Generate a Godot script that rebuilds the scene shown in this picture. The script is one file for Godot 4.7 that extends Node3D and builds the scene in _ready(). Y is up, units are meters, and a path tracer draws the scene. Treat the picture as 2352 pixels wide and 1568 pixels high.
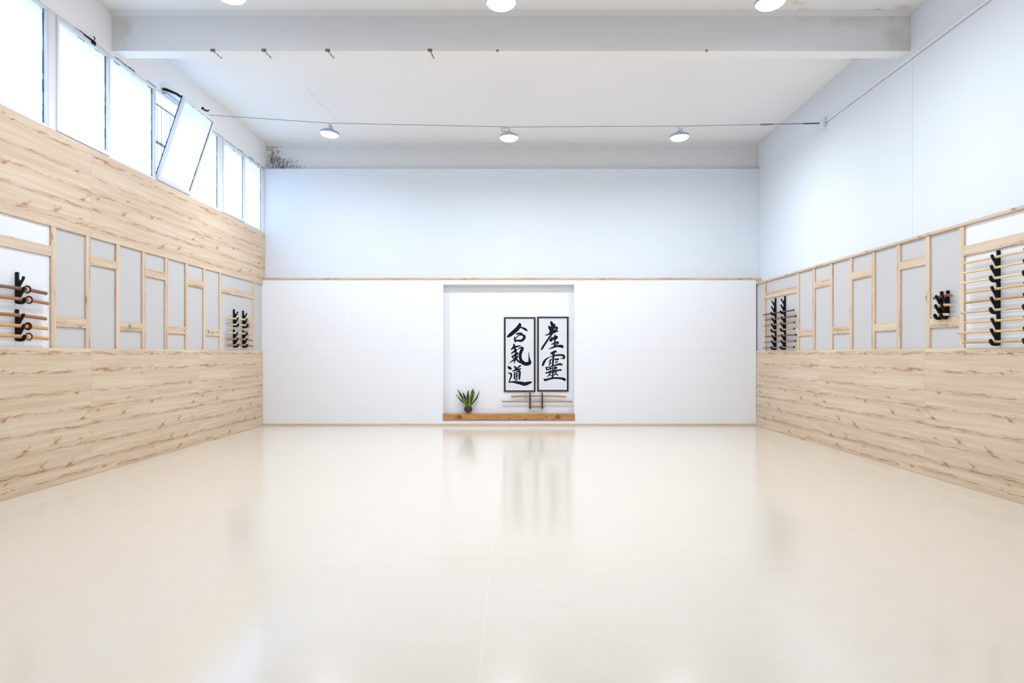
extends Node3D
# An aikido training hall. y is up, the camera looks along -z, "d" is the distance from the camera along the hall.

const XL := -4.435        # face of the timber on the left wall
const XLP := -4.455       # face of the recessed infill panels on the left wall
const XR := 4.350         # face of the timber on the right wall
const XRP := 4.370
const XRU := 4.435        # face of the upper right wall
const DF := 12.155        # face of the lower end wall
const DU := 12.26         # face of the upper end wall
const CEIL := 5.08
const BEAM_Y := 4.65
const NEAR := -3.0        # the hall goes on behind the camera
const DADO := 1.335
const BAND_L := 2.507
const BAND_R := 2.54
const SILL := 3.444
const HEAD := 4.60

var M := {}
var used := {}


func _ready():
	# ---- camera, sky, exposure
	var f := 1568.0
	var cam := Camera3D.new()
	cam.name = "camera"
	add_child(cam)
	cam.position = Vector3(0, 1.279, 0)
	cam.projection = Camera3D.PROJECTION_FRUSTUM
	cam.keep_aspect = Camera3D.KEEP_HEIGHT
	cam.near = 0.05
	cam.far = 100.0
	cam.size = 0.05 * 1568.0 / f
	cam.frustum_offset = Vector2(0, 0.05 * 28.0 / f)
	cam.current = true
	var env := Environment.new()
	env.background_mode = Environment.BG_SKY
	var sky := Sky.new()
	var sm := ProceduralSkyMaterial.new()
	sm.sky_top_color = Color(0.56, 0.77, 1.0)
	sm.sky_horizon_color = Color(0.78, 0.90, 1.0)
	sm.ground_horizon_color = Color(0.80, 0.86, 0.92)
	sm.ground_bottom_color = Color(0.62, 0.66, 0.70)
	sm.sky_energy_multiplier = 2.5
	sm.ground_energy_multiplier = 1.9
	sky.sky_material = sm
	env.sky = sky
	env.tonemap_mode = Environment.TONE_MAPPER_LINEAR
	env.tonemap_exposure = 1.14
	env.sdfgi_enabled = true
	env.ssao_enabled = true
	env.ssil_enabled = true
	var we := WorldEnvironment.new()
	we.name = "environment"
	we.environment = env
	add_child(we)

	materials()
	floor_and_ceiling()
	wall_left()
	wall_right()
	wall_back()
	wall_front()
	windows()
	beams()
	lamps()
	alcove()
	racks()
	fittings()


# ------------------------------------------------------------------ helpers
func numbered(called: String) -> String:
	var n: int = used.get(called, 0)
	used[called] = n + 1
	return called if n == 0 else "%s_%03d" % [called, n]


func thing(called: String, label := "", category := "", group := "", at := Vector3.ZERO, kind := "") -> Node3D:
	var o := Node3D.new()
	o.name = numbered(called)
	add_child(o, true)
	o.position = at
	metas(o, label, category, group, kind)
	return o


func metas(o: Node3D, label := "", category := "", group := "", kind := ""):
	if label: o.set_meta("label", label)
	if category: o.set_meta("category", category)
	if group: o.set_meta("group", group)
	if kind: o.set_meta("kind", kind)


func commit(st: SurfaceTool, called: String, mat: Material, parent: Node = null) -> MeshInstance3D:
	var mi := MeshInstance3D.new()
	mi.mesh = st.commit()
	mi.material_override = mat
	mi.name = called if parent else numbered(called)
	(parent if parent else self).add_child(mi, true)
	return mi


func mb() -> SurfaceTool:
	var st := SurfaceTool.new()
	st.begin(Mesh.PRIMITIVE_TRIANGLES)
	return st


func tri(st: SurfaceTool, a: Vector3, b: Vector3, c: Vector3, na: Vector3, nb: Vector3, nc: Vector3, ua := Vector2.ZERO, ub := Vector2.ZERO, uc := Vector2.ZERO):
	var flip := (b - a).cross(c - a).dot(na + nb + nc) > 0.0
	st.set_normal(na); st.set_uv(ua); st.add_vertex(a)
	if flip:
		st.set_normal(nc); st.set_uv(uc); st.add_vertex(c)
		st.set_normal(nb); st.set_uv(ub); st.add_vertex(b)
	else:
		st.set_normal(nb); st.set_uv(ub); st.add_vertex(b)
		st.set_normal(nc); st.set_uv(uc); st.add_vertex(c)


func quad(st: SurfaceTool, a: Vector3, b: Vector3, c: Vector3, d: Vector3, n: Vector3, uv := []):
	if uv.is_empty():
		uv = [Vector2(0, 0), Vector2(1, 0), Vector2(1, 1), Vector2(0, 1)]
	tri(st, a, b, c, n, n, n, uv[0], uv[1], uv[2])
	tri(st, a, c, d, n, n, n, uv[0], uv[2], uv[3])


# A box with chamfered edges. uvm: 0 none, 1 grain along z (u = z, v = y), 2 grain along y, 3 grain along x; uo shifts the pattern (metres)
func box(st: SurfaceTool, lo: Vector3, hi: Vector3, ch := 0.0, uvm := 0, uo := Vector2.ZERO):
	var c := (lo + hi) / 2.0
	var h := (hi - lo) / 2.0
	h = h.abs()
	ch = minf(ch, minf(h.x, minf(h.y, h.z)) * 0.45)
	var uvf := func(p: Vector3, ax: int) -> Vector2:
		var u := 0.0
		var v := 0.0
		if uvm == 1:
			u = -p.z
			v = p.y if ax != 1 else p.x
		elif uvm == 2:
			u = p.y
			v = p.z if ax == 0 else p.x
		else:
			u = p.x
			v = p.y if ax != 1 else p.z
		return Vector2((u + uo.x) / 2.45, 1.0 - (v + uo.y) / 1.34)
	for ax in 3:
		for s in [-1.0, 1.0]:
			var b := (ax + 1) % 3
			var e := (ax + 2) % 3
			var n := Vector3.ZERO
			n[ax] = s
			var pts := []
			for k in [[-1, -1], [1, -1], [1, 1], [-1, 1]]:
				var p := c
				p[ax] += s * h[ax]
				p[b] += k[0] * (h[b] - ch)
				p[e] += k[1] * (h[e] - ch)
				pts.append(p)
			quad(st, pts[0], pts[1], pts[2], pts[3], n, [uvf.call(pts[0], ax), uvf.call(pts[1], ax), uvf.call(pts[2], ax), uvf.call(pts[3], ax)])
	if ch <= 0.0:
		return
	for ax in 3:
		var b := (ax + 1) % 3
		var e := (ax + 2) % 3
		for s in [-1.0, 1.0]:
			for t in [-1.0, 1.0]:
				var n := Vector3.ZERO
				n[b] = s
				n[e] = t
				n = n.normalized()
				var pts := []
				for k in [[-1, 0], [1, 0], [1, 1], [-1, 1]]:
					var p := c
					p[ax] += k[0] * (h[ax] - ch)
					p[b] += s * (h[b] - (ch if k[1] == 1 else 0.0))
					p[e] += t * (h[e] - (0.0 if k[1] == 1 else ch))
					pts.append(p)
				quad(st, pts[0], pts[1], pts[2], pts[3], n, [uvf.call(pts[0], b), uvf.call(pts[1], b), uvf.call(pts[2], b), uvf.call(pts[3], b)])
	for sx in [-1.0, 1.0]:
		for sy in [-1.0, 1.0]:
			for sz in [-1.0, 1.0]:
				var sg := Vector3(sx, sy, sz)
				var n := sg.normalized()
				var q := c + sg * h
				var u: Vector2 = uvf.call(q, 0)
				tri(st, q - Vector3(0, sy, sz) * ch, q - Vector3(sx, 0, sz) * ch, q - Vector3(sx, sy, 0) * ch, n, n, n, u, u, u)


# box given by distances along the hall (d) instead of z
func dbox(st: SurfaceTool, x0: float, x1: float, y0: float, y1: float, d0: float, d1: float, ch := 0.0, uvm := 0, uo := Vector2.ZERO):
	box(st, Vector3(minf(x0, x1), y0, -maxf(d0, d1)), Vector3(maxf(x0, x1), y1, -minf(d0, d1)), ch, uvm, uo)


func slab(called: String, mat: Material, parent: Node, x0: float, x1: float, y0: float, y1: float, d0: float, d1: float, ch := 0.002, uvm := 0, uo := Vector2.ZERO) -> MeshInstance3D:
	var st := mb()
	dbox(st, x0, x1, y0, y1, d0, d1, ch, uvm, uo)
	return commit(st, called, mat, parent)


# a swept tube; radii may be Vector2 (across, up) for an oval section
func tube(st: SurfaceTool, pts: Array, radii: Array, segs := 12, caps := true, up := Vector3.UP):
	var rings := []
	var norms := []
	var len_so := 0.0
	var us := []
	for i in pts.size():
		var t: Vector3 = (pts[mini(i + 1, pts.size() - 1)] - pts[maxi(i - 1, 0)]).normalized()
		var side := t.cross(up)
		if side.length() < 0.01:
			side = t.cross(Vector3.RIGHT)
		side = side.normalized()
		var u2 := side.cross(t).normalized()
		var r = radii[i] if radii.size() > 1 else radii[0]
		var rv: Vector2 = r if r is Vector2 else Vector2(r, r)
		if i > 0:
			len_so += (pts[i] - pts[i - 1]).length()
		us.append(len_so)
		var ring := []
		var nr := []
		for k in segs + 1:
			var a := TAU * k / segs
			ring.append(pts[i] + side * cos(a) * rv.x + u2 * sin(a) * rv.y)
			nr.append((side * cos(a) / maxf(rv.x, 1e-4) + u2 * sin(a) / maxf(rv.y, 1e-4)).normalized())
		rings.append(ring)
		norms.append(nr)
	for i in pts.size() - 1:
		for k in segs:
			var ua := Vector2(us[i] * 1.5, float(k) / segs)
			var ub := Vector2(us[i + 1] * 1.5, float(k) / segs)
			var uc := Vector2(us[i + 1] * 1.5, float(k + 1) / segs)
			var ud := Vector2(us[i] * 1.5, float(k + 1) / segs)
			tri(st, rings[i][k], rings[i + 1][k], rings[i + 1][k + 1], norms[i][k], norms[i + 1][k], norms[i + 1][k + 1], ua, ub, uc)
			tri(st, rings[i][k], rings[i + 1][k + 1], rings[i][k + 1], norms[i][k], norms[i + 1][k + 1], norms[i][k + 1], ua, uc, ud)
	if caps:
		for e in [0, pts.size() - 1]:
			var n: Vector3 = (pts[0] - pts[1]).normalized() if e == 0 else (pts[e] - pts[e - 1]).normalized()
			for k in segs:
				tri(st, pts[e], rings[e][k], rings[e][k + 1], n, n, n)


# turn a profile of (radius, height) about the y axis
func lathe(st: SurfaceTool, prof: Array, segs := 32, at := Vector3.ZERO, bas := Basis.IDENTITY):
	for i in prof.size() - 1:
		var a: Vector2 = prof[i]
		var b: Vector2 = prof[i + 1]
		var d := (b - a).normalized()
		var nn := Vector2(d.y, -d.x)
		for k in segs:
			var p0 := TAU * k / segs
			var p1 := TAU * (k + 1) / segs
			var f := func(p: Vector2, ang: float) -> Vector3: return at + bas * Vector3(p.x * cos(ang), p.y, p.x * sin(ang))
			var g := func(ang: float) -> Vector3: return bas * Vector3(nn.x * cos(ang), nn.y, nn.x * sin(ang))
			var n0: Vector3 = g.call(p0)
			var n1: Vector3 = g.call(p1)
			if b.x > 1e-5:
				tri(st, f.call(a, p0), f.call(b, p0), f.call(b, p1), n0, n0, n1)
			if a.x > 1e-5:
				tri(st, f.call(a, p0), f.call(b, p1), f.call(a, p1), n0, n1, n1)


func std(c: Color, rough := 0.6, spec := 0.5, metal := 0.0) -> StandardMaterial3D:
	var m := StandardMaterial3D.new()
	m.albedo_color = c
	m.roughness = rough
	m.metallic_specular = spec
	m.metallic = metal
	return m


func c8(r: int, g: int, b: int) -> Color:
	return Color(r / 255.0, g / 255.0, b / 255.0)


# ------------------------------------------------------------------ materials
func materials():
	var oak := oak_texture()
	M.oak = std(Color.WHITE, 0.55, 0.4)
	M.oak.albedo_texture = oak
	M.strip = M.oak
	var grain := grain_texture()
	M.grain = grain
	M.white = std(c8(236, 237, 239), 0.7, 0.3)
	M.plaster = std(c8(249, 248, 247), 0.9, 0.2)
	M.beam = std(c8(230, 229, 229), 0.9, 0.2)
	M.lining = std(c8(240, 241, 243), 0.6, 0.35)
	M.upper = std(c8(227, 232, 239), 0.75, 0.3)
	M.infill = std(c8(202, 200, 198), 0.75, 0.3)
	M.infill.normal_enabled = true
	M.infill.normal_texture = weave_normal()
	M.infill.normal_scale = 0.25
	M.infill.uv1_triplanar = true
	M.infill.uv1_scale = Vector3(6, 6, 6)
	M.infill_white = std(c8(234, 236, 238), 0.7, 0.3)
	M.infill_white.normal_enabled = true
	M.infill_white.normal_texture = M.infill.normal_texture
	M.infill_white.normal_scale = 0.25
	M.infill_white.uv1_triplanar = true
	M.infill_white.uv1_scale = Vector3(6, 6, 6)
	M.floor = std(c8(231, 219, 202), 0.14, 0.6)
	M.floor.albedo_texture = floor_texture()
	M.weld = std(c8(236, 225, 207), 0.18, 0.6)
	M.frame = std(c8(226, 226, 232), 0.45, 0.5)
	M.gasket = std(c8(38, 52, 66), 0.6, 0.4)
	M.grime = std(c8(70, 74, 80), 0.9, 0.2)
	M.crack = std(c8(120, 116, 110), 0.95, 0.1)
	M.black = std(c8(11, 10, 11), 0.5, 0.35)
	M.iron = std(c8(112, 116, 136), 0.5, 0.5)
	M.steel = std(c8(150, 152, 156), 0.35, 0.5, 0.7)
	M.wire = std(c8(110, 108, 108), 0.5, 0.5)
	M.lamp_body = std(c8(170, 184, 210), 0.4, 0.5, 0.3)
	M.glow = std(c8(250, 252, 255), 0.5, 0.4)
	M.glow.emission_enabled = true
	M.glow.emission = Color(0.94, 0.97, 1.0)
	M.glow.emission_energy_multiplier = 2.6
	M.pane = std(Color(0.85, 0.95, 1.0, 0.76), 0.5, 0.5)
	M.pane.transparency = BaseMaterial3D.TRANSPARENCY_ALPHA
	M.pane.backlight_enabled = true
	M.pane.backlight = Color(1, 1, 1)
	M.cream = std(c8(246, 240, 216), 0.5, 0.5)
	M.conduit = std(c8(232, 233, 237), 0.5, 0.5)


func wood(c: Color, rough := 0.45) -> StandardMaterial3D:
	var key := "wood" + c.to_html()
	if not M.has(key):
		M[key] = std(c, rough, 0.45)
		M[key].albedo_texture = M.grain
	return M[key]


func oak_texture() -> ImageTexture:
	var w := 1280
	var h := 704
	var rng := RandomNumberGenerator.new()
	rng.seed = 71
	var n1 := FastNoiseLite.new()
	n1.seed = 5
	n1.frequency = 0.01
	n1.fractal_octaves = 3
	var n2 := FastNoiseLite.new()
	n2.seed = 9
	n2.frequency = 0.02
	n2.fractal_octaves = 3
	var dark_map := PackedFloat32Array()   # cracks and knots
	dark_map.resize(w * h)
	var rust_map := PackedFloat32Array()   # brown streaks around them
	rust_map.resize(w * h)
	var stamp := func(x: float, y: float, r: float, amt: float):
		for yy in range(maxi(0, int(y - r - 1)), mini(h - 1, int(y + r + 1)) + 1):
			for xx in range(maxi(0, int(x - r - 1)), mini(w - 1, int(x + r + 1)) + 1):
				var a := clampf(r + 0.5 - Vector2(xx - x, yy - y).length(), 0.0, 1.0) * amt
				var i := yy * w + xx
				dark_map[i] = maxf(dark_map[i], a)
	var smear := func(x: float, y: float, rx: float, ry: float, amt: float, slope: float):
		for xx in range(maxi(0, int(x - rx)), mini(w - 1, int(x + rx)) + 1):
			var yc := y + (xx - x) * slope
			for yy in range(maxi(0, int(yc - ry - 1)), mini(h - 1, int(yc + ry + 1)) + 1):
				var q := Vector2((xx - x) / rx, (yy - yc) / ry).length()
				var i := yy * w + xx
				rust_map[i] = minf(rust_map[i] + clampf(1.0 - q, 0.0, 1.0) * amt, 1.0)
	for row in [34.0, 126.0, 228.0, 322.0, 424.0, 520.0, 612.0, 688.0]:
		var y0: float = row + rng.randf_range(-8, 8)
		var strength := rng.randf_range(0.6, 1.0)
		var shift := rng.randf_range(0, 900)
		var x := 0.0
		while x < w:
			x += 1.0
			var y := y0 + 13.0 * n1.get_noise_2d(x * 0.5 + shift, row) + 3.0 * n1.get_noise_2d(x * 2.6 + shift, row)
			var env := clampf(0.68 + 1.7 * n1.get_noise_2d(x * 0.9 + shift * 2.0, row * 3.0), 0.0, 1.0) * strength
			if env > 0.05:
				stamp.call(x, y, 0.6 + 1.1 * env * rng.randf(), env * rng.randf_range(0.5, 0.95))
				if rng.randf() < 0.085:
					smear.call(x + rng.randf_range(-40, 40), y + rng.randf_range(-11, 11), rng.randf_range(30, 130), rng.randf_range(1.6, 4.5), 0.42 * env, rng.randf_range(-0.02, 0.02))
				if rng.randf() < 0.016 * env:
					var sg := -1.0 if rng.randf() < 0.5 else 1.0
					var ln := int(rng.randf_range(3, 15))
					var xx := x
					var lean := rng.randf_range(-0.5, 0.5)
					for j in ln:
						xx += lean + rng.randf_range(-0.4, 0.4)
						stamp.call(xx, y + j * sg, 0.7, env * 0.6 * (1.0 - 0.5 * j / ln))
					smear.call(x, y + sg * ln * 0.5, 9, ln * 0.8, 0.4, 0.0)
				if rng.randf() < 0.022:
					stamp.call(x + rng.randf_range(-4, 4), y + rng.randf_range(-7, 7), rng.randf_range(0.8, 2.1), 0.75)
	for q in 18:
		var kx := rng.randf_range(20, w - 20)
		var ky := rng.randf_range(20, h - 20)
		var big := rng.randf_range(0.45, 1.5)
		smear.call(kx, ky, 44 * big, 8 * big, 0.55, rng.randf_range(-0.5, -0.1))
		smear.call(kx + 18 * big, ky - 9 * big, 22 * big, 6 * big, 0.55, rng.randf_range(-0.9, -0.4))
		smear.call(kx, ky, 16 * big, 15 * big, 0.55, 0.0)
		for b in int(rng.randf_range(1, 5)):
			var ang := rng.randf_range(-0.8, 0.8) + (PI if rng.randf() < 0.5 else 0.0)
			var px := kx
			var py := ky
			var ln := int(rng.randf_range(8, 24) * big)
			for j in ln:
				ang += rng.randf_range(-0.25, 0.25)
				px += cos(ang) * 1.2
				py += sin(ang) * 0.9
				stamp.call(px, py, 1.5 * (1.0 - float(j) / ln) + 0.2, 0.28)
			smear.call(px, py, 20, 3.5, 0.4, 0.0)
		stamp.call(kx, ky, 2.0 * big, 0.6)
	var bytes := PackedByteArray()
	bytes.resize(w * h * 3)
	var light := Vector3(223, 203, 178)
	var mid := Vector3(202, 175, 146)
	var dark := Vector3(98, 70, 52)
	var rust := Vector3(172, 126, 88)
	for y in h:
		for x in w:
			var i := y * w + x
			var warp := n1.get_noise_2d(x * 0.22, y * 1.2) * 8.0 + rust_map[i] * 6.0
			var broad := n2.get_noise_2d(x * 0.035 + 300.0, (y + warp) * 1.3)
			var fine := n2.get_noise_2d(x * 0.12, (y + warp) * 6.0)
			var pore := n2.get_noise_2d(x * 1.6, y * 18.0)
			var t := clampf(0.38 + broad * 0.65 + fine * 0.2 + pore * 0.28, 0.0, 1.0)
			var c := light.lerp(mid, t)
			c = c.lerp(rust, clampf(rust_map[i] * (0.8 + fine * 0.8 + pore * 0.9), 0.0, 0.9))
			c = c.lerp(dark, clampf(dark_map[i], 0.0, 0.85))
			bytes[i * 3] = int(clampf(c.x, 0, 255))
			bytes[i * 3 + 1] = int(clampf(c.y, 0, 255))
			bytes[i * 3 + 2] = int(clampf(c.z, 0, 255))
	return ImageTexture.create_from_image(Image.create_from_data(w, h, false, Image.FORMAT_RGB8, bytes))


func grain_texture() -> ImageTexture:
	var n := FastNoiseLite.new()
	n.seed = 21
	n.frequency = 0.03
	var im := Image.create(256, 64, false, Image.FORMAT_RGB8)
	for y in 64:
		for x in 256:
			var v := 0.93 + 0.11 * n.get_noise_2d(x * 0.35, y * 6.0) + 0.05 * n.get_noise_2d(x * 1.2, y * 14.0)
			im.set_pixel(x, y, Color(v, v * 0.99, v * 0.97))
	return ImageTexture.create_from_image(im)


func weave_normal() -> ImageTexture:
	var im := Image.create(256, 256, false, Image.FORMAT_RGB8)
	var n := FastNoiseLite.new()
	n.seed = 3
	n.frequency = 0.2
	for y in 256:
		for x in 256:
			var v := 0.5 + 0.35 * n.get_noise_2d(x, y)
			im.set_pixel(x, y, Color(v, v, v))
	im.bump_map_to_normal_map(2.0)
	return ImageTexture.create_from_image(im)


func floor_texture() -> ImageTexture:
	var n := FastNoiseLite.new()
	n.seed = 13
	n.frequency = 0.012
	n.fractal_octaves = 4
	var im := Image.create(512, 512, false, Image.FORMAT_RGB8)
	for y in 512:
		for x in 512:
			var v := 0.992 + 0.008 * n.get_noise_2d(x, y)
			im.set_pixel(x, y, Color(v, v, v))
	return ImageTexture.create_from_image(im)


# white paint with blotches: a list of [u, v, ru, rv, colour, strength], broken up by noise
func stained(w: int, h: int, base: Color, spots: Array, cracks: Array = []) -> StandardMaterial3D:
	var n := FastNoiseLite.new()
	n.seed = 33
	n.frequency = 0.06
	n.fractal_octaves = 4
	var im := Image.create(w, h, false, Image.FORMAT_RGB8)
	im.fill(base)
	for s in spots:
		var x0 := maxi(0, int((s[0] - s[2]) * w))
		var x1 := mini(w - 1, int((s[0] + s[2]) * w))
		var y0 := maxi(0, int((s[1] - s[3]) * h))
		var y1 := mini(h - 1, int((s[1] + s[3]) * h))
		for y in range(y0, y1 + 1):
			for x in range(x0, x1 + 1):
				var r := Vector2((float(x) / w - s[0]) / s[2], (float(y) / h - s[1]) / s[3]).length()
				var a: float = clampf(1.15 - r + 0.9 * n.get_noise_2d(x * 2.0 * s[6], y * 1.0 * s[6]) - s[5], 0.0, 1.0) * clampf((1.0 - r) * 4.0, 0.0, 1.0)
				im.set_pixel(x, y, im.get_pixel(x, y).lerp(s[4], a * s[4].a))
	for c in cracks:
		for i in c.size() - 1:
			var a: Vector2 = c[i]
			var b: Vector2 = c[i + 1]
			for j in 200:
				var p := a.lerp(b, j / 200.0) * Vector2(w, h)
				im.set_pixel(clampi(int(p.x), 0, w - 1), clampi(int(p.y), 0, h - 1), base.lerp(Color(0.35, 0.33, 0.3), 0.2 if (i + j / 40) % 3 != 1 else 0.03))
	var m := std(Color.WHITE, 0.9, 0.2)
	m.albedo_texture = ImageTexture.create_from_image(im)
	m.texture_repeat = false
	return m


# ------------------------------------------------------------------ the shell
func floor_and_ceiling():
	var fl := thing("floor", "cream vinyl training floor, glossy, in long welded sheets", "", "", Vector3.ZERO, "structure")
	slab("subfloor", M.plaster, fl, -4.7, 4.7, -0.2, -0.012, NEAR - 0.2, 12.6, 0.0)
	var seams := [-4.46, -2.69, -0.13, 2.40, 4.375]
	for i in 4:
		var st := mb()
		var x0: float = seams[i]
		var x1: float = seams[i + 1]
		dbox(st, x0 + 0.0, x1 - 0.0, -0.012, 0.0, NEAR, 12.4, 0.0)
		commit(st, "floor_sheet", M.floor, fl)
	for i in [1, 2, 3]:
		slab("weld_bead", M.weld, fl, seams[i] - 0.002, seams[i] + 0.002, -0.004, 0.0003, NEAR, 12.14, 0.0)
	var ce := thing("ceiling", "white plastered ceiling between concrete beams, with a few brown stains and a crack", "", "", Vector3.ZERO, "structure")
	slab("ceiling_slab", M.plaster, ce, -4.7, 4.7, CEIL + 0.01, CEIL + 0.25, NEAR - 0.2, 12.6, 0.0)
	var brown := Color(0.80, 0.68, 0.50, 0.6)
	# bays: [d0, d1]
	var near_spots := [[0.85, 0.955, 0.022, 0.02, brown, 0.55, 2.0], [0.862, 0.985, 0.016, 0.012, brown, 0.55, 2.0], [0.955, 0.985, 0.014, 0.012, brown, 0.5, 2.0], [0.984, 0.975, 0.018, 0.022, brown, 0.45, 2.0]]
	var bays := [[NEAR, 2.85, null], [3.04, 7.604, near_spots], [7.796, 12.36, []]]
	for b in bays:
		var st := mb()
		var x0 := -4.46
		var x1 := 4.44
		var y := CEIL
		quad(st, Vector3(x0, y, -b[0]), Vector3(x1, y, -b[0]), Vector3(x1, y, -b[1]), Vector3(x0, y, -b[1]), Vector3.DOWN)
		dbox(st, x0, x1, y + 0.0005, y + 0.01, b[0], b[1])
		var m: Material = M.plaster
		if b[2] != null:
			var cr := []
			if b[2].is_empty():
				cr = [[Vector2(0.170, 0.44), Vector2(0.174, 0.52), Vector2(0.1725, 0.56), Vector2(0.180, 0.62), Vector2(0.178, 0.66), Vector2(0.184, 0.735)]]
			m = stained(1024, 512, c8(249, 248, 247), b[2], cr)
		commit(st, "plaster_bay", m, ce)


func wall_left():
	var w := thing("wall_left", "left wall with pale oak panelling, a band of grey panels and a strip of high windows", "", "", Vector3.ZERO, "structure")
	slab("masonry", M.plaster, w, -4.72, -4.458, -0.2, SILL - 0.004, NEAR - 0.2, 12.6, 0.0)
	slab("masonry", M.plaster, w, -4.72, -4.458, HEAD + 0.004, CEIL + 0.2, NEAR - 0.2, 12.6, 0.0)
	slab("masonry", M.plaster, w, -4.72, -4.458, SILL - 0.004, HEAD + 0.004, 12.19, 12.6, 0.0)
	slab("masonry", M.plaster, w, -4.72, -4.458, SILL - 0.004, HEAD + 0.004, NEAR - 0.2, -1.04, 0.0)
	panelling(w, -1.0)


func wall_right():
	var w := thing("wall_right", "right wall with pale oak panelling, a band of grey panels and a plain white upper part", "", "", Vector3.ZERO, "structure")
	slab("masonry", M.plaster, w, 4.46, 4.72, -0.2, CEIL + 0.2, NEAR - 0.2, 12.6, 0.0)
	slab("masonry", M.plaster, w, XRP + 0.008, 4.46, -0.2, BAND_R - 0.03, NEAR, 12.4, 0.0)
	# white lining boards, with a joint at the beam
	slab("lining_board", M.upper, w, XRU, 4.46, BAND_R, 4.535, NEAR, 7.558, 0.002)
	slab("lining_board", M.upper, w, XRU, 4.46, BAND_R, 4.535, 7.563, 12.258, 0.002)
	slab("plaster_strip", M.upper, w, XRU + 0.006, 4.46, 4.537, CEIL, NEAR, 12.36, 0.0)
	panelling(w, 1.0)
	slab("top_rail", M.oak, w, XR - 0.012, XRU + 0.01, BAND_R - 0.03, BAND_R, NEAR, 12.14, 0.003, 1, Vector2(0.2, 0.7 - BAND_R))


# dado boards, infill panels, posts and rails; side -1 left, 1 right
func panelling(w: Node3D, side: float):
	var face := XL if side < 0 else XR
	var inf := XLP if side < 0 else XRP
	var back := inf + side * 0.003
	var top := BAND_L if side < 0 else BAND_R - 0.03
	var seams := [NEAR, -0.15, 2.30, 4.75, 7.20, 9.65, 12.152]
	for i in seams.size() - 1:
		var d0: float = seams[i]
		var d1: float = seams[i + 1]
		# u of the oak texture runs 0..1 over each board
		var uo := Vector2(-d0 + (2.45 - (d1 - d0)) * 0.3, 0)
		slab("wood_panel", M.oak, w, face, back, 0.085, DADO, d0 + 0.001, d1 - 0.001, 0.0015, 1, uo)
		if side < 0:
			slab("wood_panel", M.oak, w, face, back, top, SILL - 0.004, d0 + 0.001, (d1 if d1 < 12 else 12.25) - 0.001, 0.0015, 1, uo + Vector2(0, 0.25 - top))
	# posts
	var posts := []
	for k in range(-8, 8):
		posts.append(6.61 + 0.5405 * k)
	# a wide bay either side of the narrow ones
	var ds := [11.748]
	for k in 8:
		ds.append(10.3935 - 0.5405 * k)
	var p := 6.61 - 1.355
	ds.append(p)
	for k in 8:
		p -= 0.5405
		ds.append(p)
	p -= 1.355
	ds.append(p)
	ds.append(p - 1.5)
	var edges := []
	for q in ds:
		if q > NEAR + 0.1:
			edges.append(q)
	edges.reverse()
	var pw := 0.072
	var f2 := face + side * 0.002
	var rng := RandomNumberGenerator.new()
	rng.seed = 4 if side < 0 else 5
	for e in edges:
		slab("post", M.oak, w, f2, back, DADO, top, e - pw / 2, e + pw / 2, 0.0015, 2, Vector2(rng.randf_range(-1.3, -1.0), 0.3 + rng.randf() * 0.8 + e))
	var lim := [NEAR] + edges + [12.35 if side > 0 else 12.15]
	for i in lim.size() - 1:
		var a: float = lim[i] + (pw / 2 if i > 0 else 0.0)
		var b: float = lim[i + 1] - (pw / 2 if i < lim.size() - 2 else 0.0)
		var last := i == lim.size() - 2
		var wide := b - a > 1.0
		# which rail: wide bays and every other narrow one have the rail high
		var idx := roundi((lim[i] - 6.61) / 0.5405)
		var high: bool = wide or posmod(idx, 2) == 1
		if last or i == 0:
			slab("infill_panel", M.infill, w, inf, back, DADO, top, a, b, 0.0)
			continue
		var ry := 2.266 if high else 1.593
		var mat: Material = M.infill_white if (wide and b < 8.0) else M.infill
		slab("infill_panel", mat, w, inf, back, DADO, ry - 0.048, a, b, 0.0)
		slab("infill_panel", mat, w, inf, back, ry + 0.048, top, a, b, 0.0)
		slab("rail", M.oak, w, f2, back, ry - 0.048, ry + 0.048, a, b, 0.0015, 1, Vector2(rng.randf() * 1.0 - a, -ry + 0.12 + rng.randf() * 1.0))
	# skirting of the same board
	var bb := thing("baseboard_left" if side < 0 else "baseboard_right", "pale oak skirting board along the foot of the %s wall" % ("left" if side < 0 else "right"), "", "", Vector3.ZERO, "structure")
	var cuts := [NEAR, 0.3, 2.75, 5.2, 7.65, 10.1, 12.14]
	for i in cuts.size() - 1:
		slab("skirting_length", M.oak, bb, face - side * 0.010, back, 0.0005, 0.085, cuts[i] + 0.0005, cuts[i + 1] - 0.0005, 0.002, 1, Vector2(-cuts[i], [0.82, 0.31, 0.55][i % 3]))


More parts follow.
